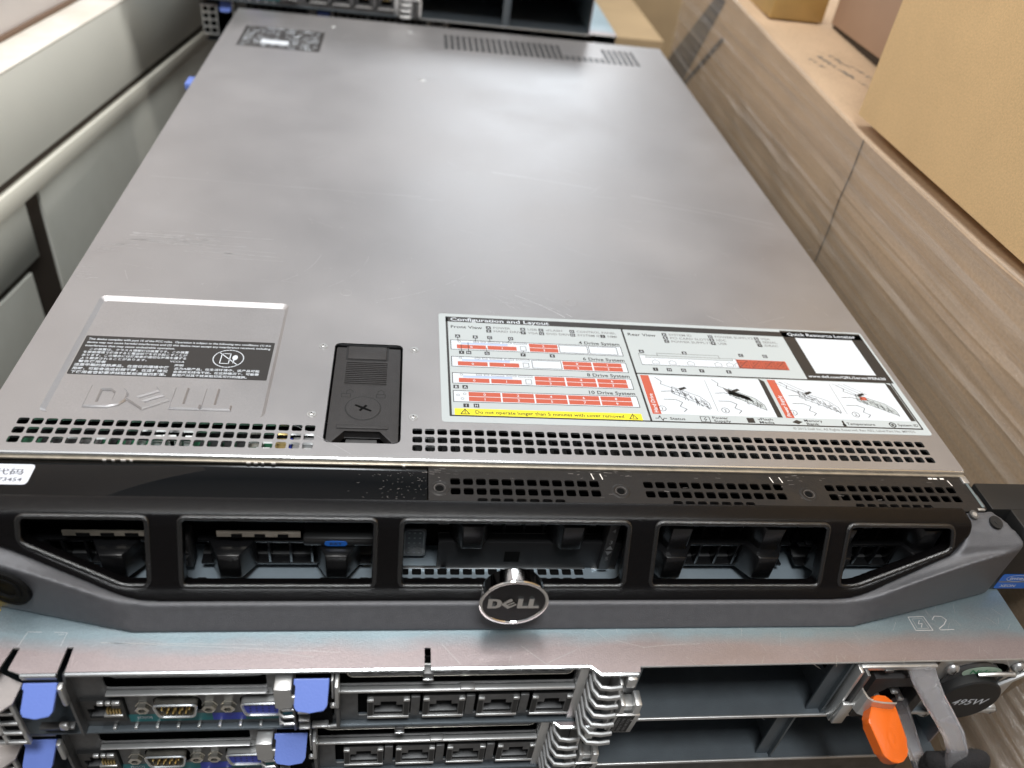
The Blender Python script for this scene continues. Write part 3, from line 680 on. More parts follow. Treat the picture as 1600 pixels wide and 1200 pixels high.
def melt(o, vox, it):
    md = o.modifiers.new('r', 'REMESH'); md.mode = 'VOXEL'; md.voxel_size = vox * MM; md.adaptivity = 0; md.use_smooth_shade = True
    m2_ = o.modifiers.new('s', 'SMOOTH'); m2_.factor = .5; m2_.iterations = it
    bpy.context.view_layer.update(); me = bpy.data.meshes.new_from_object(o.evaluated_get(bpy.context.evaluated_depsgraph_get()))
    old = o.data; o.modifiers.clear(); o.data = me; bpy.data.meshes.remove(old)
    if not me.materials: pass
melt(fr, .55, 30)
# grey outer shell: rows lip > crease > bottom
def lerp(a, b_, t): return tuple(a[k] + (b_[k] - a[k]) * t for k in range(3))
rows = []
LX = [x for x in XS if 10 <= x <= 420]
def lip(x):
    P = prof(x)[-1]; return (x, P[0], P[1])
def add_row(L_, C_, B_):
    mid = (L_[0], L_[1] - 1.4, L_[2] - .25)
    bk = min(B_[1] + 7, -17)
    rows.append([(L_[0], L_[1] + .2, L_[2] - .1), mid, lerp(mid, C_, .55), C_, lerp(C_, B_, .5), B_, (B_[0], B_[1] + 4, B_[2]), (L_[0] * .5 + B_[0] * .5, L_[1] + 5.5, L_[2] * .5 + B_[2] * .5 - 1), (L_[0], L_[1] + 5.0, L_[2] - 2.6)])
# left end (mirror of the right, runs out of view)
add_row((13, -21.5, -2.2), (-22, -21.5, -2.6), (-22, -21.5, -42.6))
add_row((13.5, -27, -5), (-23, -27, -4), (-22, -29, -42.6))
add_row((15, -31, -9), (-21, -32, -9), (-15, -35, -42.6))
for x in LX:
    if x < 19 or x > 415: continue
    L_ = lip(x); t = 0
    if x < 70: t = (70 - x) / 54
    if x > 371: t = (x - 371) / 45
    bx = 70 - (70 - x) * 1.5 if x < 70 else (371 + (x - 371) * 1.5 if x > 371 else x)
    cz = (L_[2] - 1.6) * (1 - t) + -11.0 * t
    cy = (L_[1] - 1.9) * (1 - t) + (yf_(bx) + .2) * t
    add_row(L_, (bx, cy, cz), (bx, yf_(bx) + (-.4 + .6 * t), -42.7))
add_row(lip(416.5), (445, -37.4, -10), (445, -37.3, -42.7))
add_row(lip(419), (447, -36.4, -8.4), (446, -36.0, -42.7))
add_row((421.5, -28.5, -6.2), (446.5, -33.5, -6.6), (446, -33.5, -42.7))
add_row((420.6, -24.5, -3.2), (441, -26, -3.6), (441, -27, -42.7))
add_row((419.5, -21.5, -2.0), (436, -21.5, -2.4), (436.5, -21.5, -42.7))
V = [p for r_ in rows for p in r_]; nr = len(rows[0]); F = []
for i in range(len(rows) - 1):
    for j in range(nr): j2 = (j + 1) % nr; F.append((i * nr + j, i * nr + j2, (i + 1) * nr + j2, (i + 1) * nr + j))
F.append(list(range(nr))[::-1]); F.append(list(range((len(rows) - 1) * nr, len(rows) * nr)))
g = MB(); g.add(V, F, 'bezel_gray', smooth=True)
gs = g.build('bezel', srv)
melt(gs, .7, 16); gs.parent = srv; gs.location = -OFF[srv.name]; fr.location = (0, 0, 0)
fr.parent = gs
for P in (rounded([(30.5, zt), (30.5, s_of(-13)), (66, zb + .3), (75.4, zb + .3), (75.4, zt)], 2.8), rrect(88.2, 161.6, zb, zt, 2.2, 4), rrect(172.6, 265.4, zb, zt, 2.6, 4), rrect(278, 353.6, zb, zt, 2.4, 4), rounded([(363.6, zt), (363.6, zb), (372, zb), (413.4, s_of(-13.5)), (412, zt)], 3.4)):
    g = MB(); cx_ = sum(p[0] for p in P) / len(P); cy_ = sum(p[1] for p in P) / len(P); R_ = []
    for a, b_ in P:
        v = T @ Vector((a, b_, 0)); v.y = ypil(v.z) + .55 if v.z < -2.6 else -30.2; R_.append(tuple(v + Vector((math.copysign(.5, a - cx_), 0, math.copysign(.3, b_ - cy_)))))
    g.tube(R_, 1.2, 'bezel_rim', 10, closed=True); g.build('opening_rim', gs)
g = MB()
for x, y, m_ in ((425.5, -24.6, 'light_steel'), (435.5, -27.5, 'latch_line')):
    T2 = frame((x, y, -1.95 if x < 430 else -3.6), (1, 0, -.1), (0, 1, .25)); g.lathe([(2.2 if x < 430 else 3.2, -.6), (2.1 if x < 430 else 3.1, .15)], 'dark_steel' if x < 430 else 'latch_line', T2, 20); g.lathe([(1.2, .1), (1.1, .35)], m_, T2, 14)
g.build('bezel_screw', gs)
g = MB(); T2 = frame((25, -44.9, -28), (.975, -.221, 0), (0, 0, 1))
g.lathe([(9.6, -1), (9.4, .3), (8.6, .5), (8.3, .1), (6.2, .1), (6.0, .5), (4.6, .7), (4.2, -.3)], 'lock_black', T2, 32, caps=False); g.poly(circ(0, 0, 4.4, 20), -.25, 'lock_black', T2)
g.line(circ(0, 0, 6.1, 28), .25, .72, 'lock_black', T2, closed=True); g.line(circ(0, 0, 3.0, 20), .4, .0, 'lock_black', T2, closed=True)
g.build('key_lock', gs)
# maker's badge
g = MB(); T2 = frame((216.7, -58, -19.9), (1, 0, 0), (0, 0, 1))
g.lathe([(.5, -8.4), (11.4, -8.3), (11.9, -8.0), (12.3, -7.2), (13.4, -1.0), (13.8, -.3), (13.7, .1), (13.2, .25), (12.5, .1), (12.3, -.35)], 'chrome', T2, 64, caps=False)
g.box(-6, 6, -15, -8, -16, -8, 'bezel_black', .8, T2)
g.poly(circ(0, 0, 12.5, 56), -.3, 'badge_face', T2); logo(g, -10.3, -2.9, 20.4, 5.9, -.3, .25, 'chrome', T2)
g.build('round_badge', gs)
# right rack ear and its sticker
g = MB(); g.box(446.8, 479, -34.6, -4, -42.7, -3.2, 'port_black', .8); g.box(437.5, 479, -20.4, -4, -42.7, -2.9, 'port_black', .6); g.box(456, 475, -36.2, -34.5, -16, -13.5, 'light_steel', .6); g.box(460, 477, -36.4, -34.6, -25, -17, 'latch_plastic', 1.2)
er = g.build('rack_ear', srv)
g = MB(); T2 = FY(-34.65)
g.plate(rrect(450, 468.5, -42.0, -31.5, 1.2, 3), [], 0, .12, 'intel_blue', T2); g.rect(450.2, 468.3, -37.4, -36.4, .15, 'label_gray', T2)
g.line(circ(458.6, -34.4, 5.4, 24, 2.2), .28, .16, 'label_white', T2, closed=True); g.text('intel', 454.8, -35.4, 3.2, .17, 'label_white', T2, fit=7.5); g.text('inside', 464, -34.6, 1.5, .17, 'label_white', T2, fit=3.6)
g.text('XEON', 452.5, -40.8, 2.6, .17, 'label_white', T2, fit=8)
g.build('blue_sticker', er)
# ---------------- carriers behind the bezel
def carrier(x0, x1, low):
    g = MB(); y, zt_, zf, yf = (-26, -21.5, -21, -34.5) if low else (-21, -7.5, -8, -29.5); zb_ = zt_ - 15.5
    g.box(x0, x1, y + 9, y + 10, zb_ - .6, zt_ + .6, 'void')
    g.box(x0, x1, y, y + 6, zt_ - 1.4, zt_, 'carrier', .3); g.box(x0, x1, y, y + 6, zb_, zb_ + 1.4, 'carrier', .3)
    k = x0 + 18.5
    while k < x1 - 17: g.box(k, k + 1.1, y, y + 6, zb_ + 1.4, zt_ - 1.4, 'carrier', .2); k += 8.6
    g.box(x0 + 2, x1 - 2, y + 6, y + 8, zb_ + 6.6, zb_ + 7.2, 'light_steel'); g.box(x0, x1, y + 4, y + 9, zb_ + 1.4, zb_ + 2.2, 'dark_steel', .2)
    for hx in (x0 + 13.5, x1 - 13.5):
        V = [(hx - 9.5, y + 1, zt_ + .2), (hx + 9.5, y + 1, zt_ + .2), (hx + 9.5, y + 1, zb_ - .3), (hx - 9.5, y + 1, zb_ - .3),
             (hx - 4.2, yf, zf), (hx + 4.2, yf, zf), (hx + 4.2, yf, zf - 14), (hx - 4.2, yf, zf - 14)]
        bm = bmesh.new(); vv = [bm.verts.new(p) for p in V]
        for fc in ((4, 7, 6, 5), (0, 1, 2, 3), (0, 4, 5, 1), (1, 5, 6, 2), (2, 6, 7, 3), (3, 7, 4, 0)): bm.faces.new([vv[i] for i in fc])
        bmesh.ops.recalc_face_normals(bm, faces=bm.faces); bmesh.ops.bevel(bm, geom=bm.edges[:], offset=.5, segments=2, affect='EDGES', profile=.5)
        g.addbm(bm, 'carrier', smooth=True)
    return g.build('drive_blank', srv)
for a in ((12, 74, 1), (91, 160, 1), (188, 257, 0), (277, 346, 0), (276, 345, 1), (352, 420, 0), (352, 420, 1)): carrier(*a)
g = MB()
g.box(5, 430, -12, -11, -41, -4, 'void'); g.box(99.5, 132, -27.6, -27, -17.6, -14.4, 'edge_beige')  # full-width black back wall is added to block light inside the bezel
for k in range(3): g.box(105 + 9 * k, 109.2 + 9 * k, -27.9, -27.5, -17.8, -15.9, 'void')
g.box(42, 74, -27.6, -27, -17.6, -14.8, 'edge_beige')
for k in range(3): g.box(47 + 9 * k, 52 + 9 * k, -27.9, -27.5, -17.8, -15.9, 'void')
g.box(86, 132, -20, -17, -14, -9, 'port_black', .4)
for k in range(4): g.box(107 + 6 * k, 111.5 + 6 * k, -20.3, -19.8, -12.6, -10.4, 'void')
g.box(136, 160, -23, -17, -20.5, -9, 'gloss_black', .8); g.box(133, 162, -29.8, -20, -20.6, -15.6, 'port_black', 1.2)
T2 = frame((0, -29.9, 3.3), (1, 0, 0), (0, 0, 1)); g.plate(rrect(141.6, 150.6, -23.2, -20.3, 1.4, 4), [], 0, .2, 'intel_blue', T2); g.text('EST', 143.6, -22.4, 1.9, .24, 'label_dark', T2, fit=5)
g.build('optical_drive', srv)
for x, z0, z1_, ts in ((86, -37, -19, '0▲▼1'), (261.5, -38, -8, '4 3▲▼5'), (331, -38, -14, '7 6')):
    g = MB(); g.box(x - 2.2, x + 2.2, -27.5, -20, z0, z1_, 'latch_plastic', .5)
    for k, ch in enumerate(ts): g.text(ch, x, z1_ - 5.2 - k * 3.6, 3.2, .1, 'label_gray', frame((0, -27.6, 0), (1, 0, 0), (0, 0, 1)), align='CENTER')
    g.build('slot_marker', srv)
g = MB(); T2 = frame((0, -20, 0), (1, 0, 0), (0, 0, 1))
g.prism(rrect(172.5, 183, -38, -20, 1.5), -3, .5, 'port_black', T2, .3); g.line(rrect(174, 182, -37, -21, 1.5), .5, .6, 'dark_steel', T2, closed=True)
for i in range(3):
    for j in range(5): g.poly(circ(175.8 + 2.3 * i, -35.4 + 3.2 * j, .55, 7), .7, 'dark_steel', T2)
g.build('video_port', srv)
g = MB(); g.box(188, 268, -24.6, -23.6, -40.4, -23.5, 'port_matt', .3); g.box(188, 268, -24, -18, -24.5, -23.5, 'port_matt', .3); g.box(217, 223.5, -24.9, -24.65, -36, -29.5, 'void')
g.build('slot_cover', srv)
g = MB(); g.box(-9, -1.2, 428, 446, -11, -5, 'blue_plastic', 1.5)
g.build('release_tab', srv)
for o in srv.children: pass

# =================================================================== SERVERS SEEN FROM THEIR REAR
def SH(o): o.location.y -= .0032; return o
def rear_server(label):
    t = thing('rack_server', label, 'rack server', (236, 200, -86), 'servers turned with their port side out')
    g = MB()
    top = [(19, -36), (19, -62), (22, -66), (25, -70.6), (27.4, -70.6), (29.6, -60.5), (32, -60.5), (31, -69.5), (35.5, -71.2), (48.2, -71.2), (48.6, -60.5), (50.9, -60.5), (51, -71.2),
           (182.9, -71.2), (182.9, -62.4), (185.4, -62.4), (185.4, -71.2), (249, -71.2), (253.5, -74.6), (269.6, -74.6), (270, -72.0), (451, -71.0), (452.8, -69), (452.8, -36), (452.8, 560), (19, 560)]
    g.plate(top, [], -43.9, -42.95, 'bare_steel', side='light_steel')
    g.tube([(51.2, -71.4, -43.7), (182.5, -71.4, -43.7)], .95, 'edge_bright', 8); g.tube([(185.6, -71.4, -43.7), (249, -71.4, -43.7), (251, -72.4, -43.9), (253.5, -74.8, -44.2), (269, -74.8, -44.2)], .95, 'edge_bright', 8)
    g.tube([(35.8, -71.6, -43.8), (48, -71.6, -43.8)], 1.0, 'edge_bright', 8); g.box(35.8, 48, -72.2, -71, -46, -44.2, 'light_steel', .3)
    g.tube([(270.2, -71.9, -43.5), (450, -71.0, -43.5)], .45, 'light_steel', 6)
    # engraved marks: slot corners and supply number 2
    zz = -42.9
    for P in ([(31, -60), (32.4, -53.6), (37.4, -53.9)], [(42, -54), (46.6, -54.2), (46, -60)], [(43.8, -55), (45.6, -55)]): g.line(P, .18, zz, 'scratch')
    g.line([(399.7, -56.5), (408, -56.5), (407, -49.4), (399.4, -49.6)], .35, zz, 'scratch', closed=True); g.line([(401, -55.5), (406.6, -55.5), (405.8, -50.4), (400.8, -50.6)], .2, zz, 'scratch_soft', closed=True)
    g.line([(404, -51.4), (402.6, -53.2), (404.6, -53), (403.2, -55)], .3, zz, 'scratch')
    g.line([(410.6, -51), (412.5, -49.2), (416, -49.4), (417.4, -51.2), (415, -53.6), (411.6, -55.6), (411.8, -56.4), (418.4, -56.2)], .35, zz, 'scratch')
    for x0, y0, x1, y1, b_ in ((60, -58.8, 120, -60.2, 0), (60, -58.6, 150, -64, .01), (262, -60, 274, -63.5, 0), (273, -63.5, 298, -62, .05), (222, -62, 232, -71, 0), (232, -70, 245, -64, 0), (190, -61, 197, -70, 0), (120, -63, 140, -66, 0)):
        g.line([(x0 + (x1 - x0) * k / 6, y0 + (y1 - y0) * k / 6 + b_ * 8 * math.sin(k / 6 * 3.14)) for k in range(7)], .16, zz, 'scratch_soft')
    for k in range(70):
        x, y = random.uniform(200, 450), random.uniform(-70, -38); a = random.uniform(.6, 2.4); ll = random.uniform(1, 7); g.line([(x, y), (x + ll * math.cos(a), y - ll * math.sin(a))], .08, zz, 'scratch_soft')
    g.build('top_cover', t)
    g = MB()       # carcass
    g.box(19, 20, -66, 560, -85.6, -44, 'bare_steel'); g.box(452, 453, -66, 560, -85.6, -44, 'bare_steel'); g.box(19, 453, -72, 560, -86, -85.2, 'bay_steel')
    g.box(271, 272, -71.5, 120, -85.2, -44, 'bay_steel'); g.box(20, 452, 119, 120, -85.2, -44, 'void'); g.box(364.2, 365.2, -71, 100, -85.2, -44, 'bay_steel')
    g.box(272, 452, -72.4, -71.5, -86.2, -84.4, 'light_steel', .2)
    g.box(358, 364.2, -69, -68.2, -85, -44.2, 'bay_steel')
    for a, b_ in ((350, 351.2), (360.5, 361.6)): pass
    Tx = frame((364.1, 0, 0), (0, 1, 0), (0, 0, 1))   # slots punched in the divider
    for yy in (-60, -45): g.box(363.5, 364.3, yy, yy + 2, -66, -50, 'void')
    g.lathe([(2.4, 0), (2, 1.0)], 'light_steel', frame((364, -52, -56), (0, 0, 1), (0, 1, 0)), 12)
    g.build('chassis', t)
    g = MB()       # port panel
    g.box(51, 271, -62.6, -62, -85.2, -44, 'void'); T2 = FY(-66)
    hol = [rrect(77.5, 96, -76.3, -63.6, 4, 3), rrect(110.5, 129, -76.3, -63.6, 4, 3), rrect(51.5, 67.5, -78.5, -63.5, .5, 1), rrect(62, 122, -57.4, -46, 1.5, 2), rrect(149, 245.5, -57.6, -46.5, 1.5, 2), rrect(157, 248, -81.5, -62.2, .5, 1), rrect(133, 147.5, -82, -46, 1, 2)]
    g.plate(rrect(50.5, 251, -84.9, -44.2), hol, -.6, 0, 'dark_steel', T2, side='light_steel')
    g.box(62, 122, -68.4, -66, -59.4, -58.7, 'light_steel', .3); g.box(149, 246, -68.6, -66, -60.2, -58.6, 'light_steel', .6); g.box(198, 204, -68.9, -66, -58.7, -57.6, 'light_steel', .5)
    g.box(246, 250, -68, -62, -84.9, -44.2, 'light_steel', .5); g.box(56, 250, -68.4, -66, -86, -85, 'bay_steel', .3)
    # vent strips
    sl = [rrect(158.5 + 7.1 * i, 162.9 + 7.1 * i, -51.6, -49, .2, 1) for i in range(12)]
    g.plate(rrect(153, 244, -53.6, -46.6, 2, 3), sl, -.5, 0, 'dark_steel', FY(-65)); g.line(rrect(153, 244, -53.6, -46.6, 2.5, 3), .5, .1, 'port_steel', FY(-65), closed=True)
    sl = [rrect(68 + 7.1 * i, 72.6 + 7.1 * i, -51.6, -49, .2, 1) for i in range(7)]
    g.plate(rrect(64, 120, -53.6, -46.6, 2, 3), sl, -.5, 0, 'port_black', FY(-64))
    g.box(155, 249, -63.8, -62.9, -64, -61, 'black')
    for i in range(19): g.poly(circ(158 + 4.9 * i, -61.7, .8, 8), .02, 'light_steel', FY(-66.05))
    x = 60.5
    while x < 130: g.box(x, x + 1.2, -68.2, -66, -84.9, -83.2, 'light_steel', .2); x += 8.1
    g.text('1', 117.8, -62.3, 3, .05, 'latch_line', T2); g.plate([(120.4, -62.2), (122.6, -62.2), (121.5, -60.4)], [], .05, .05, 'latch_line', T2)
    g.text('2', 150.8, -62.6, 3, .05, 'latch_line', T2); g.plate([(153.6, -62.5), (155.8, -62.5), (154.7, -60.7)], [], .05, .05, 'latch_line', T2)
    g.rect(67, 131, -82.4, -76.8, .03, 'pcb_teal', T2); g.rect(99, 112, -82.2, -76.9, .05, 'vga_blue', T2); g.text('|O|O|', 70, -80, 2.4, .07, 'label_white', T2)
    SH(g.build('port_panel', t))
    def dsub(name, cx, cz, shell, face, pins):
        g = MB(); T2 = frame((cx, -66.8, cz), (1, 0, 0), (0, 0, 1))
        o1 = rounded([(-8.6, 4.6), (8.6, 4.6), (7.0, -4.6), (-7.0, -4.6)], 2.2, 3); o2 = rounded([(-7.6, 3.8), (7.6, 3.8), (6.2, -3.8), (-6.2, -3.8)], 1.9, 3)
        g.plate(o1, [o2], -2, 2.0, shell, T2); g.tube([(x_, y_, 2.0) for x_, y_ in rounded([(-8.3, 4.3), (8.3, 4.3), (6.7, -4.3), (-6.7, -4.3)], 2.0, 3)], .55, 'edge_bright', 6, closed=True, T=T2); g.plate(o2, [], -1.8, -1.5 if face != 'vga_blue' else 1.6, face, T2)
        for row, n_, y in pins:
            for k in range(n_):
                xx = (k - (n_ - 1) / 2) * (2.6 if n_ == 5 and face != 'vga_blue' else 2.4)
                if face == 'vga_blue': g.poly(circ(xx, y, .45, 6), 1.65, 'black', T2)
                else: g.lathe([(.42, -1.5), (.42, 2.0), (.2, 2.5)], 'gold', T2 @ Matrix.Translation((xx, y, 0)), 8)
        return SH(g.build(name, t))
    dsub('serial_port', 86.6, -70, 'port_steel', 'port_black', ((0, 5, 1.5), (1, 4, -1.3))); dsub('video_port', 119.7, -70, 'light_steel', 'vga_blue', ((0, 5, 2.1), (1, 5, 0), (2, 5, -2.1)))
    for x in (73.8, 98.9, 106.2):
        g = MB(); T2 = frame((x, -66, -70), (1, 0, 0), (0, 0, 1)); g.lathe([(3.2, 0), (3.2, .5), (2.9, .6), (2.8, 2.4), (2.4, 2.7), (1.5, 2.7), (1.4, 1)], 'port_steel', T2, 6, caps=False, smooth=False); g.poly(circ(0, 0, 1.5, 8), 1.6, 'black', T2)
        SH(g.build('jack_screw', t))
    def jack(x, z_, small=False):
        g = MB(); w_, h = (8.6, 8.2) if not small else (7.8, 7.5); T2 = frame((x, -66.4, z_), (1, 0, 0), (0, 0, 1)); m_ = 'dark_steel' if not small else 'port_black'
        o2 = [(-5.9, -5.2), (5.9, -5.2), (5.9, 1.6), (3.2, 1.6), (3.2, 4.2), (-3.2, 4.2), (-3.2, 1.6), (-5.9, 1.6)]
        g.plate(rrect(-w_, w_, -h, h, .4, 1), [o2], -1, 1.2, m_, T2, side='port_black'); g.plate(rrect(-w_ + .4, w_ - .4, -h + .4, h - .4, .2, 1), [], -12, -11, 'void', T2)
        for sx in (-1, 1): g.box(sx * 5.9, sx * w_, -h, h, -11, -1, 'port_black', 0, T2)
        g.box(-5.8, 5.8, -5.8, -5.0, -11, .4, 'dark_steel', .1, T2); g.box(-w_, w_, 4.4, h, -11, -1, 'port_black', 0, T2)
        for k in range(8): g.box(-4.0 + 1.1 * k, -3.6 + 1.1 * k, .4, 1.8, -9, -1.5, 'gold', 0, T2)
        if not small:
            for sx in (-1, 1):
                g.box(sx * 6.4, sx * 8.2, -6.5, 5.2, 1.2, 1.45, 'port_black', 0, T2); g.box(sx * 6.0, sx * 8.6, 5.0, 6.6, 1.1, 2.0, 'light_steel', .2, T2)
            g.box(-w_, w_, -8.1, -6.6, 1.1, 1.8, 'gold' if False else 'light_steel', .2, T2); g.box(w_ + .5, w_ + 4.2, -7.8, 6.8, -.5, 1.0, 'dark_steel', .3, T2)
        else:
            for a, b_ in ((-1.2, 1.2), (1.8, 3.8), (4.2, 7.2)): g.box(a, b_, 5.6, 7.6, 1.1, 2.4, 'light_steel', .3, T2)
            for k in range(5): g.box(1 + 1.15 * k, 1.6 + 1.15 * k, -1.8, 1, -1.8, 1.6, 'gold', 0, T2)
            g.box(-.6, 6.6, -4.4, -3.0, -1, 1.5, 'light_steel', .2, T2)
        return SH(g.build('network_port', t))
    jack(59.3, -71, True)
    for x in (169.5, 192.2, 214.9, 237.6): jack(x, -72.4)
    # blue latches in their brackets
    def latch(x0, x1, k=0):
        g = MB(); xm = (x0 + x1) / 2; T2 = frame((xm, -73, -46.4), (1, 0, 0), (0, -.80, -.60))
        w_ = (x1 - x0) / 2
        # local +y points outwards and down the tab
        P = rounded([(-w_, 0), (-w_, 2.3), (-w_ + 1.2, 2.3), (-w_ + .6, 10), (-w_ + 1.6, 11.8), (0, 12.4), (w_ - 1.6, 11.8), (w_ - .4, 10), (w_, 0)], .35, 2)
        g.prism(P, -.8, .8, 'blue_plastic', T2, .35)
        return g.build('blue_latch', t)
    latch(36.6, 48.6); latch(133.2, 146.6)
    g = MB()
    g.plate([(19, -64), (33, -71), (35.5, -72), (35, -80), (31, -84), (19, -84)], [], -49, -48, 'bracket_steel')     # left bracket ledge
    for z_ in (-56, -63, -70, -77): g.box(20, 34, -80, -78.6, z_ - .8, z_ + .8, 'light_steel', .3)
    for x in (19, 25.5, 33): g.box(x, x + 1.4, -80, -78, -78, -49, 'light_steel', .3)
    g.box(20, 34, -78.4, -77.8, -78, -50, 'void')
    g.plate([(0, -84.5), (7, -79), (7, -48), (-3.5, -45), (-6.5, -52), (-6.5, -84.5)], [circ(1, -66, 1.6, 12, 7)], -.5, .5, 'dark_steel', frame((50, -67, 0), (0, 1, 0), (0, 0, 1)))
    g.box(48.8, 50.6, -76, -73, -58, -46, 'light_steel', .5); g.box(35, 48, -74, -71, -79, -77.5, 'dark_steel', .4); g.box(44, 47, -76, -74, -76, -72, 'light_steel', .6)
    g.build('left_bracket', t)
    g = MB()
    g.box(126, 132.6, -77.5, -70, -47.8, -46.6, 'light_steel', .5); g.plate(rrect(126, 132.4, -60, -46.8, 1.2, 3), [], 0, .9, 'light_steel', FY(-76.6)); g.box(132, 134, -77.2, -75.8, -58, -52.5, 'light_steel', .4)
    for z_ in (-64, -69.5, -75):
        g.tube([(132.5, -75.6, z_), (128.5, -75.8, z_), (126.8, -74.6, z_), (126.4, -71, z_), (126.4, -66, z_)], .75, 'light_steel', 8, flat=1.1)
    g.box(132, 133, -76, -66, -80, -60, 'dark_steel', .3); g.box(133, 147, -73, -72, -80, -60, 'void')
    for z_ in (-66, -72, -78): g.box(134, 138.4, -76.5, -73, z_ - .7, z_ + .7, 'light_steel', .4)
    g.box(139, 145.5, -76, -73, -78.7, -77.3, 'light_steel', .4)
    g.box(147.2, 148.0, -74, -70, -60, -46.5, 'light_steel', .3); g.box(148.6, 150.2, -77, -70, -62, -46.5, 'light_steel', .5); g.box(148.8, 150.2, -76, -70, -79, -64, 'dark_steel', .4); g.tube([(145.5, -75, -79), (149.6, -75, -78)], .8, 'light_steel', 8)
    g.lathe([(1.2, 0), (1, 1.2)], 'light_steel', frame((147.8, -75.5, -61), (1, 0, 0), (0, 0, 1)), 12)
    g.build('middle_bracket', t)
    # comb of curved fins, clip and pull-out tag
    g = MB()
    for k in range(7):
        z_ = -49.5 - 5.4 * k; yo = -1.0 * k
        g.tube([(251.5 - .3 * k, -68 + yo * .2, z_ + 3.2), (252 - .3 * k, -74 + yo, z_ + .5), (254 - .2 * k, -77.2 + yo, z_ - .2), (258, -77.8 + yo, z_ - .2), (262.5, -77.4 + yo, z_)], .95, 'light_steel', 8, flat=1.5)
    g.box(262, 263.2, -77, -66, -84, -48, 'light_steel', .3); g.box(251, 262, -68, -67, -84, -47, 'dark_steel', .3)
    g.build('cable_comb', t)
    g = MB()
    g.box(263.2, 271, -72.6, -70.5, -84, -46, 'dark_steel', .4); g.box(264.6, 268.6, -77, -72, -51, -44.8, 'light_steel', .7)
    g.plate([(266.2, -56.4), (267.8, -55.4), (266.2, -54.4)], [], .05, .05, 'latch_line', FY(-72.7))
    g.box(264, 266, -80, -73, -70, -59, 'light_steel', .5); g.box(270, 273, -80, -73, -72, -59, 'light_steel', .6); g.box(266, 270, -78.5, -73, -70, -62, 'light_steel', .4)
    g.build('tag_holder', t)
    g = MB(); T2 = frame((263.5, -80.5, -66), (1, 0, -.02), (0, -.12, 1))
    g.box(-.4, 10, -18, 0, -1.2, 0, 'light_steel', .3, T2); g.rect(.3, 7.8, -17.2, -.4, .03, 'latch_line', T2)
    for k, tx in enumerate(('E13S001', 'REG TYPE', 'REG MODEL')): g.text(tx, 2.2 + 2.2 * k, -15.8, 1.7, .06, 'label_gray', T2, rot=math.pi / 2, fit=13)
    g.build('pullout_tag', t)
    for x, z_ in ((184.6, -44.2),):
        g = MB(); g.box(x - 2, x + 2, -72.6, -68, -49, -45, 'dark_steel', .4); g.box(x - 2.1, x + 2.1, -73.2, -72.4, -49.4, -48.4, 'edge_bright', .3); g.build('cover_hook', t)
    return t
GRP = 'servers turned with their port side out'
A = rear_server('upper rear-facing server directly under the bezel of the top server, holding the 495W power supply')
def copy_tree(o, parent=None):
    c_ = o.copy(); COL.objects.link(c_)
    if parent: c_.parent = parent
    for ch in list(o.children): copy_tree(ch, c_)
    return c_
Bs = copy_tree(A); Bs['label'] = 'lowest rear-facing server of the front stack, cut by the bottom edge of the photo'
Bs.location = A.location + Vector((-10, 1, -42.9)) * MM
Cs = copy_tree(A); Cs['label'] = 'rear-facing server with empty bays at the far end, standing beyond the top cover'
Cs.location = A.location + Vector((-93, 717, 88)) * MM
Ds = copy_tree(A); Ds['label'] = 'server beneath the far empty-bay one, only its top corner showing'
Ds.location = A.location + Vector((-59.5, 731, 43.6)) * MM

# =================================================================== POWER SUPPLY (in the second bay)
ps = thing('power_supply', 'silver 495W power supply with orange tab in the right bay of the upper rear-facing server', 'power supply', (410, -60, -85))
g = MB()
g.box(367, 451, -64, 60, -85, -45.5, 'dark_steel')
g.plate([(367, -84.8), (376, -84.8), (378, -77), (376.5, -64), (380, -54), (402.5, -54), (402.5, -45.2), (367, -45.2)], [], 0, 3, 'light_steel', FY(-66))
g.box(368, 403, -73, -65, -47.6, -45, 'light_steel', .4); g.box(379, 383, -73.6, -72.6, -48.2, -46.8, 'dark_steel', .3); g.box(397, 400, -73.6, -72.6, -48.2, -46.8, 'dark_steel', .3)
g.box(366.5, 368, -75, -60, -85, -45.5, 'light_steel', .3); g.box(369.5, 371, -76, -60, -82, -46.5, 'dark_steel', .3); g.box(366.6, 372, -77, -75, -84, -68, 'light_steel', .5)
bd = g.build('supply_body', ps)
g = MB(); T2 = FY(-73.5)
g.plate(rounded([(377, -84.5), (407, -84.5), (407, -53), (377, -53)], 1.2, 2), [rounded([(381.5, -80), (402.5, -80), (402.5, -66), (397.5, -60), (386.5, -60), (381.5, -66)], 1, 2)], -7, 0, 'latch_plastic', T2)
g.box(377, 406, -67, -66, -79, -50, 'void')
for x, z_ in ((392, -66), (386.5, -72), (397.5, -72)): g.box(x - 1.4, x + 1.4, -73, -67, z_ - .8, z_ + .8, 'light_steel', .2)
g.build('power_socket', ps)
g = MB()
V = []; F = []
for x, y, dz in ((370.5, -70, 0), (370.5, -78, 0), (371.3, -80.6, .3), (373.4, -82, .8), (378, -82.6, 1.2), (384, -82.8, 1.5)):
    V += [(x, y, -56 - dz), (x, y, -69 + dz), (x + .7, y + .7, -69 + dz), (x + .7, y + .7, -56 - dz)]
for i in range(5):
    for k in range(4): F.append((i * 4 + k, (i + 1) * 4 + k, (i + 1) * 4 + (k + 1) % 4, i * 4 + (k + 1) % 4))
g.add(V, F + [(0, 1, 2, 3), (23, 22, 21, 20)], 'light_steel', smooth=False)
g.build('latch_spring', ps)
g = MB(); T2 = frame((376.5, -89, -57), (.62, -.30, -.30), (.10, -.52, -.80))
P = rounded([(-2.5, 0), (4.0, -2.2), (10.5, 2), (11.6, 14), (11.0, 20), (7.5, 24), (2.5, 24.5), (-1.5, 21), (-5, 10)], 1.2, 3)
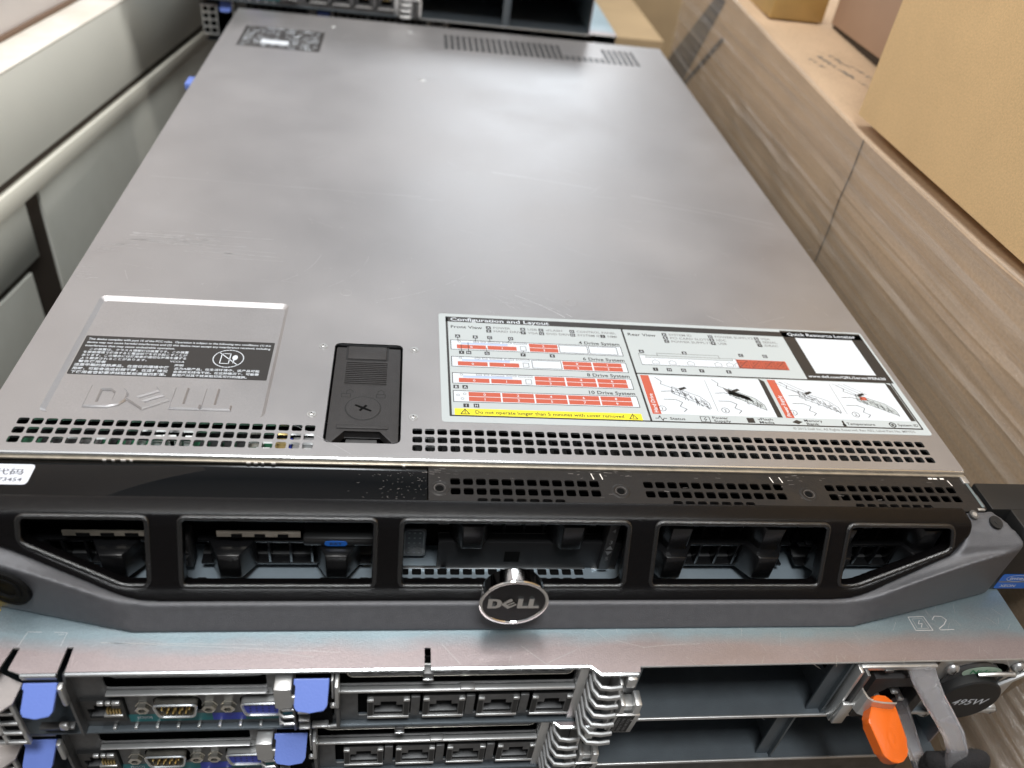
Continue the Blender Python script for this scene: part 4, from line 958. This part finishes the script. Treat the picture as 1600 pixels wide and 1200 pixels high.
T2 = frame((380, -76.5, -62), (1, 0, -.12), (-.04, -.95, -.30))
g.prism(rounded([(-3.4, 0), (4, .5), (6, 5), (7.4, 20), (4.5, 26), (-1.5, 27.5), (-6, 24.5), (-9.5, 11)], 1.8, 3), -2.6, 2.6, 'orange_plastic', T2 @ Matrix.Scale(-1, 4, (0, 0, 1)) if False else T2, .8)
g.lathe([(2.6, 2.55), (2.2, 2.75), (1.6, 2.55), (.4, 2.5)], 'orange_plastic', T2 @ Matrix.Translation((.4, 17.5, -5.3)) @ Matrix.Scale(1.7, 4, (0, 1, 0)), 20)
g.build('release_tab', ps)
# fan in the supply
g = MB(); T2 = FY(-68)
g.plate(rounded([(407, -86), (407, -46.5), (451.5, -46.5), (451.5, -86)], 2, 2), [rounded([(414, -84), (413, -62), (418, -49), (440, -49), (446, -56), (440, -76), (432, -84)], 5, 3)], 0, 1.4, 'light_steel', T2)
g.box(408, 450, -66, -65, -85, -47, 'void')
g.tube([(452, -72, -50), (444, -73, -56), (438, -73, -62)], 1.3, 'light_steel', 8); g.tube([(437, -73, -80), (431, -73, -85), (426, -72, -90)], 1.2, 'light_steel', 8); g.tube([(440, -73, -78), (436, -73, -86)], 1.0, 'light_steel', 8)
g.tube([(446, -72, -57), (443, -73, -52.5), (434, -73.5, -51), (427, -72, -54)], 1.0, 'light_steel', 8)
fg = g.build('fan_guard', ps)
g = MB(); T2 = frame((428, -74, -70.5), (1, 0, 0), (0, 0, 1))
g.lathe([(13.5, -8), (13.5, -4), (12.5, -3.4)], 'dark_steel', T2 @ Matrix.Translation((-.5, 9, 0)), 36); g.plate(circ(1.5, 16.4, 9.6, 28, 4.2), [], -3.3, -3.2, 'green_label', T2); g.text('Nidec', -4.5, 15.6, 4.2, -3.1, 'green_print', T2, fit=12.5)
g.lathe([(15.5, -7), (15.5, .6), (14.8, 1.2)], 'latch_line', T2, 40); g.text('495W', -7.2, -2.6, 6.6, 1.3, 'label_white', T2, fit=17.5, shear=.2)
g.build('fan_hub', ps)
for x, z_ in ((414.5, -52), (446.5, -51.5), (450.5, -86.5), (417.5, -88)):
    g = MB(); g.lathe([(3.2, 0), (3.1, 1), (2.2, 2.1), (.9, 2.5)], 'light_steel', frame((x, -69.5, z_), (1, 0, 0), (0, 0, 1)), 18); T3 = frame((x, -69.5, z_), (1, 0, 0), (0, 0, 1))
    g.rect(-1.6, 1.6, -.25, .25, 2.62, 'latch_line', T3); g.rect(-.25, .25, -1.6, 1.6, 2.63, 'latch_line', T3); g.build('screw', ps)
# clear retention handle and velcro strap
g = MB()
def strap(pts, w0, th, m_):
    """flat bar: pts centre line, w0 width along x"""
    V = []; F = []
    for i, p in enumerate(pts):
        a = Vector(pts[max(0, i - 1)]); b_ = Vector(pts[min(len(pts) - 1, i + 1)]); d = (b_ - a).normalized(); sx = Vector((1, 0, 0)); sx = (sx - d * sx.dot(d)).normalized(); up = d.cross(sx).normalized(); p = Vector(p)
        ww = w0[i] if isinstance(w0, (list, tuple)) else w0
        for k in range(12):
            an = 2 * math.pi * (k + .5) / 12; cx_ = max(-.82, min(.82, math.cos(an))) / .82; sy = max(-.82, min(.82, math.sin(an))) / .82
            V.append(tuple(p + sx * ww / 2 * cx_ + up * th / 2 * sy))
    for i in range(len(pts) - 1):
        for k in range(12): F.append((i * 12 + k, i * 12 + (k + 1) % 12, (i + 1) * 12 + (k + 1) % 12, (i + 1) * 12 + k))
    F += [list(range(12))[::-1], list(range(len(pts) * 12 - 12, len(pts) * 12))]
    g.add(V, F, m_, smooth=True)
strap([(396.5, -71, -47.6), (396, -78, -48.6), (396.6, -85, -50), (398.6, -92, -52), (401, -98, -55), (402.4, -102.5, -59.5), (403, -104.5, -66), (403.0, -104, -73), (402, -102, -79)], [12.5, 12, 10.5, 9.5, 9, 8.5, 8.5, 8.5, 8.5], 4.2, 'clear_plastic')
strap([(400, -70, -77), (399, -80, -78), (398, -90, -79.5), (398, -100, -81)], 6.5, 4, 'clear_plastic')
g.build('clear_handle', ps)
g = MB(); P = []
for k in range(26):
    a = 2 * math.pi * k / 26; P.append((409 + 9.5 * math.cos(a), -101 - 3 * math.sin(a), -75 + 9 * math.sin(a)))
g.tube(P, 4.4, 'velcro', 14, closed=True, flat=1.3)
for k in range(900):
    a = random.uniform(0, 6.28); b_ = random.uniform(0, 6.28); R1 = 9.5 + 4.6 * math.cos(b_)
    p = Vector((409 + R1 * math.cos(a), -101 - 3 * math.sin(a) - 4.9 * math.sin(b_), -75 + (9.2 / 9.5) * R1 * math.sin(a))); d = Vector((random.uniform(-1, 1), random.uniform(-1, 1), random.uniform(-1, 1))).normalized() * random.uniform(.8, 2.0)
    q_ = Vector((.09, 0, .09)); g.add([p - q_, p + q_, p + d], [(0, 1, 2)], 'velcro')
g.build('hook_strap', ps)

# =================================================================== WRAPPED CARTON WALL ON THE RIGHT
wc = thing('wrapped_carton', 'long brown carton wrapped in clear stretch film, standing along the right side of the servers', 'carton', (620, 250, -420))
def ztop(y): 
    pts = ((-200, 62), (51, 60), (120, 57.5), (230, 57), (270, 57), (430, 62), (570, 68), (760, 76))
    for (a, za), (b_, zb_) in zip(pts, pts[1:]):
        if a <= y <= b_: return za + (zb_ - za) * (y - a) / (b_ - a)
    return 60
g = MB(); ys = [-200 + 20 * k for k in range(48)]; V = []; F = []
for y in ys: z_ = ztop(y) - 2; V += [(482, y, -420), (482, y, z_ - 1.0), (483, y, z_), (800, y, z_)]
for i in range(len(ys) - 1):
    for j in range(3): F.append((i * 4 + j, (i + 1) * 4 + j, (i + 1) * 4 + j + 1, i * 4 + j + 1))
F.append((0, 1, 2, 3)); n4 = (len(ys) - 1) * 4; F.append((n4 + 3, n4 + 2, n4 + 1, n4))
g.add(V, F, 'card_brown')
k0 = len(g.f)
cb = g.build('carton_body', wc)
g = MB(); zsN = 60; V = []; F = []; ys2 = [-200 + 10 * k for k in range(95)]
random.seed(3); wv = [(random.uniform(.02, .35), random.uniform(0, 6.3), random.uniform(.002, .008), random.uniform(.1, .42)) for _ in range(9)]
for y in ys2:
    zt_ = ztop(y)
    for k in range(zsN + 1):
        z_ = zt_ + 1.5 * math.sin(y * .05) * .3 - (zt_ + 160) * k / zsN
        x = 480.2 - sum(a * math.sin(f_ * z_ * 3 + p_ + y * s_) for f_, p_, s_, a in wv) * min(1, .25 + k / 6)
        V.append((x, y, z_))
    V.append((483.5, y, zt_ + .3)); V.append((486, y, zt_ - .8))
nn = zsN + 3
def idx(i, k): return i * nn + k
for i in range(len(ys2) - 1):
    for k in range(zsN): F.append((idx(i, k), idx(i, k + 1), idx(i + 1, k + 1), idx(i + 1, k)))
    F.append((idx(i, 0), idx(i + 1, 0), idx(i + 1, zsN + 1), idx(i, zsN + 1))); F.append((idx(i, zsN + 1), idx(i + 1, zsN + 1), idx(i + 1, zsN + 2), idx(i, zsN + 2)))
g.add(V, F, 'stretch_film', smooth=True)
g.tube([(480.6, y, ztop(y) - .2) for y in ys2], 1.0, 'stretch_film', 8)
g.build('stretch_wrap', wc)
from mathutils import noise
g = MB(); V = []; F = []; n1, n2 = 60, 60
for i in range(n1 + 1):
    for j in range(n2 + 1):
        a, b_ = i / n1, j / n2; p = Vector((479 - 26 * b_, -60 - 130 * a, -72 - 60 * b_ - 6 * a)); q_ = noise.noise(Vector((a * 5, b_ * 2.2, 1.3))) * 7 + abs(noise.noise(Vector((a * 12 + b_ * 5, b_ * 4, 4.1)))) * 5
        V.append((p.x + q_ * .6 - 2, p.y, p.z + q_))
for i in range(n1):
    for j in range(n2): F.append((i * (n2 + 1) + j, i * (n2 + 1) + j + 1, (i + 1) * (n2 + 1) + j + 1, (i + 1) * (n2 + 1) + j))
g.add(V, F, 'stretch_film', smooth=True); g.build('loose_film', wc)
g = MB(); Tx = frame((481.6, 0, 0), (0, 1, 0), (0, 0, 1)); 
g.line([(267.4, 54), (266.6, 30), (268.4, 8), (266.2, -14), (267.6, -42)], 1.5, .2, 'cab_dark', frame((481.8, 0, 0), (0, -1, 0), (0, 0, 1)) @ Matrix.Scale(-1, 4, (1, 0, 0)))  # thin dark line drawn for a crease in the film
g.build('film_crease', wc)
g = MB(); g.add([(481.5, 628, 60), (481.5, 600, 60), (481.5, 672, -46), (481.5, 748, -46)], [(0, 1, 2, 3)], 'painted_shadow'); g.add([(481.4, 585, 30), (481.4, 575, 30), (481.4, 660, -46), (481.4, 672, -46)], [(0, 1, 2, 3)], 'painted_shadow')  # dark quads painted in for the shadow behind the film
g.build('film_shadow', wc)
g = MB()
def stamp(x, y, n_, a=-1.15):
    for k in range(n_):
        for j in range(random.randint(1, 3)):
            px, py = x + k * 4.2 * math.cos(a) + random.uniform(-1, 1), y + k * 7.5 * math.sin(a) + random.uniform(-2, 2); g.line([(px, py), (px + random.uniform(1.5, 4), py + random.uniform(-3, 3))], random.uniform(.8, 1.6), 0, 'stamp_ink', Matrix.Translation((0, 0, ztop(py) - 1.7)))
stamp(503, 428, 3); stamp(514, 435, 8); stamp(526, 440, 4); stamp(522, 405, 6); stamp(536, 418, 5); stamp(541, 395, 4)
g.build('stamped_print', cb)
def solid_box(name, label, cat, x0, x1, y0, y1, z0, z1, m_, extra=None, bev=1.5, group=None):
    g = MB(); g.box(x0, x1, y0, y1, z0, z1, m_, bev)
    if extra: extra(g)
    o = g.build(name, None, origin=((x0 + x1) / 2, (y0 + y1) / 2, z0)); o['label'] = label; o['category'] = cat
    if group: o['group'] = group
    return o
solid_box('cardboard_box', 'big plain tan cardboard box standing upright on the wrapped carton at the right edge', 'cardboard box', 484.2, 780, -190, 291.6, 63.5, 520, 'card_tan', bev=.8)
def dk(g): g.box(562.2, 790, 311, 523, 61, 66.9, 'cab_dark')
solid_box('cardboard_box', 'pinkish brown cardboard box behind the tan one, over a dark gap', 'cardboard box', 560, 800, 309, 525, 67, 300, 'card_pinkish', dk)
def yl(g): g.box(499, 552, 526.6, 527.3, 68, 78, 'label_gray'); g.box(512, 545, 520, 560, 110.2, 111.5, 'label_white')
solid_box('cardboard_box', 'small glossy golden brown box wrapped in film at the top of the photo', 'cardboard box', 500, 553, 527, 640, 65.5, 110, 'card_gold')
solid_box('cardboard_box', 'tan cardboard carton low behind the far servers, left of the film', 'cardboard box', 386, 479, 765, 1120, -300, -28, 'card_dim')
solid_box('cardboard_box', 'tall tan cardboard carton at the very back, behind the far servers', 'cardboard box', 350, 900, 1180, 1500, -420, 160, 'card_dim')
solid_box('yellow_carton', 'bright yellow box corner at the left edge under the bezel', 'box', 2, 18.2, -58, -41, -60, -44.5, 'yellow_card')

# =================================================================== CREAM CABINET ON THE LEFT
P0 = Vector((-150, 382.1, 0)); dv = Vector((.135, .991, 0)).normalized(); nv_ = Vector((.991, -.135, 0)).normalized()
Tc = Matrix((dv, nv_, Vector((0, 0, 1)))).transposed().to_4x4(); Tc.translation = P0      # local: s along, n towards servers, z
Tc2 = Tc
cab = thing('steel_cabinet', 'cream painted steel cabinet with brown seams running along the left side', 'cabinet', (-250, 500, -420))
g = MB()
def cb_(s0, s1, n0, n1, z0, z1_, m_, bev=.6): g.box(s0, s1, n0, n1, z0, z1_, m_, bev, T=Tc)
cb_(-500, 539, -90, -4, -420, -12, 'cab_dark', 0)
cb_(-500, 539, -6, 0, -84.5, -9, 'cab_cream', 1.2)
cb_(-500, 540, -36, 0, -9, -7.4, 'cab_dust', .5)
g.build('cabinet_body', cab)
g = MB(); cb_(-500, 540, -6, 1.2, -110, -92.5, 'cab_rim', 1.5); g.build('rail', cab)
g = MB(); cb_(52, 540, -9, -1, -420, -110.6, 'cab_panel', 1); g.build('door_panel', cab)
g = MB(); cb_(-500, 29, -9, -1, -163, -110.6, 'cab_panel', 1); cb_(-500, 12, -9, -1, -420, -170, 'cab_panel', 1); g.build('drawer_front', cab)
g = MB(); cb_(-500, 540, -60, -37, -14, 600, 'wall_paint', 1); cb_(-500, 540, -37, -33.5, -7.4, -3.5, 'cab_brown', .3); g.build('upper_section', cab)
g = MB(); cb_(532, 539, -3, 7, -400, 60, 'bay_steel', .5); g.build('corner_post', cab)
# floor under everything
g = MB(); g.add([(-6000, -6000, -421), (6000, -6000, -421), (6000, 9000, -421), (-6000, 9000, -421)], [(0, 1, 2, 3)], 'floor_concrete'); o = g.build('floor'); o['kind'] = 'structure'
# pallet stack carrying the servers
g = MB()
for k in range(9): g.box(10, 440, -62, 560, -172 - 27.7 * k, -130 - 27.7 * k if k == 0 else -145 - 27.7 * k, 'dark_steel', .5)
o = g.build('server_stack', None, origin=(220, 240, -420)); o['label'] = 'dark base stack of equipment under the lowest front server'; o['category'] = 'equipment'
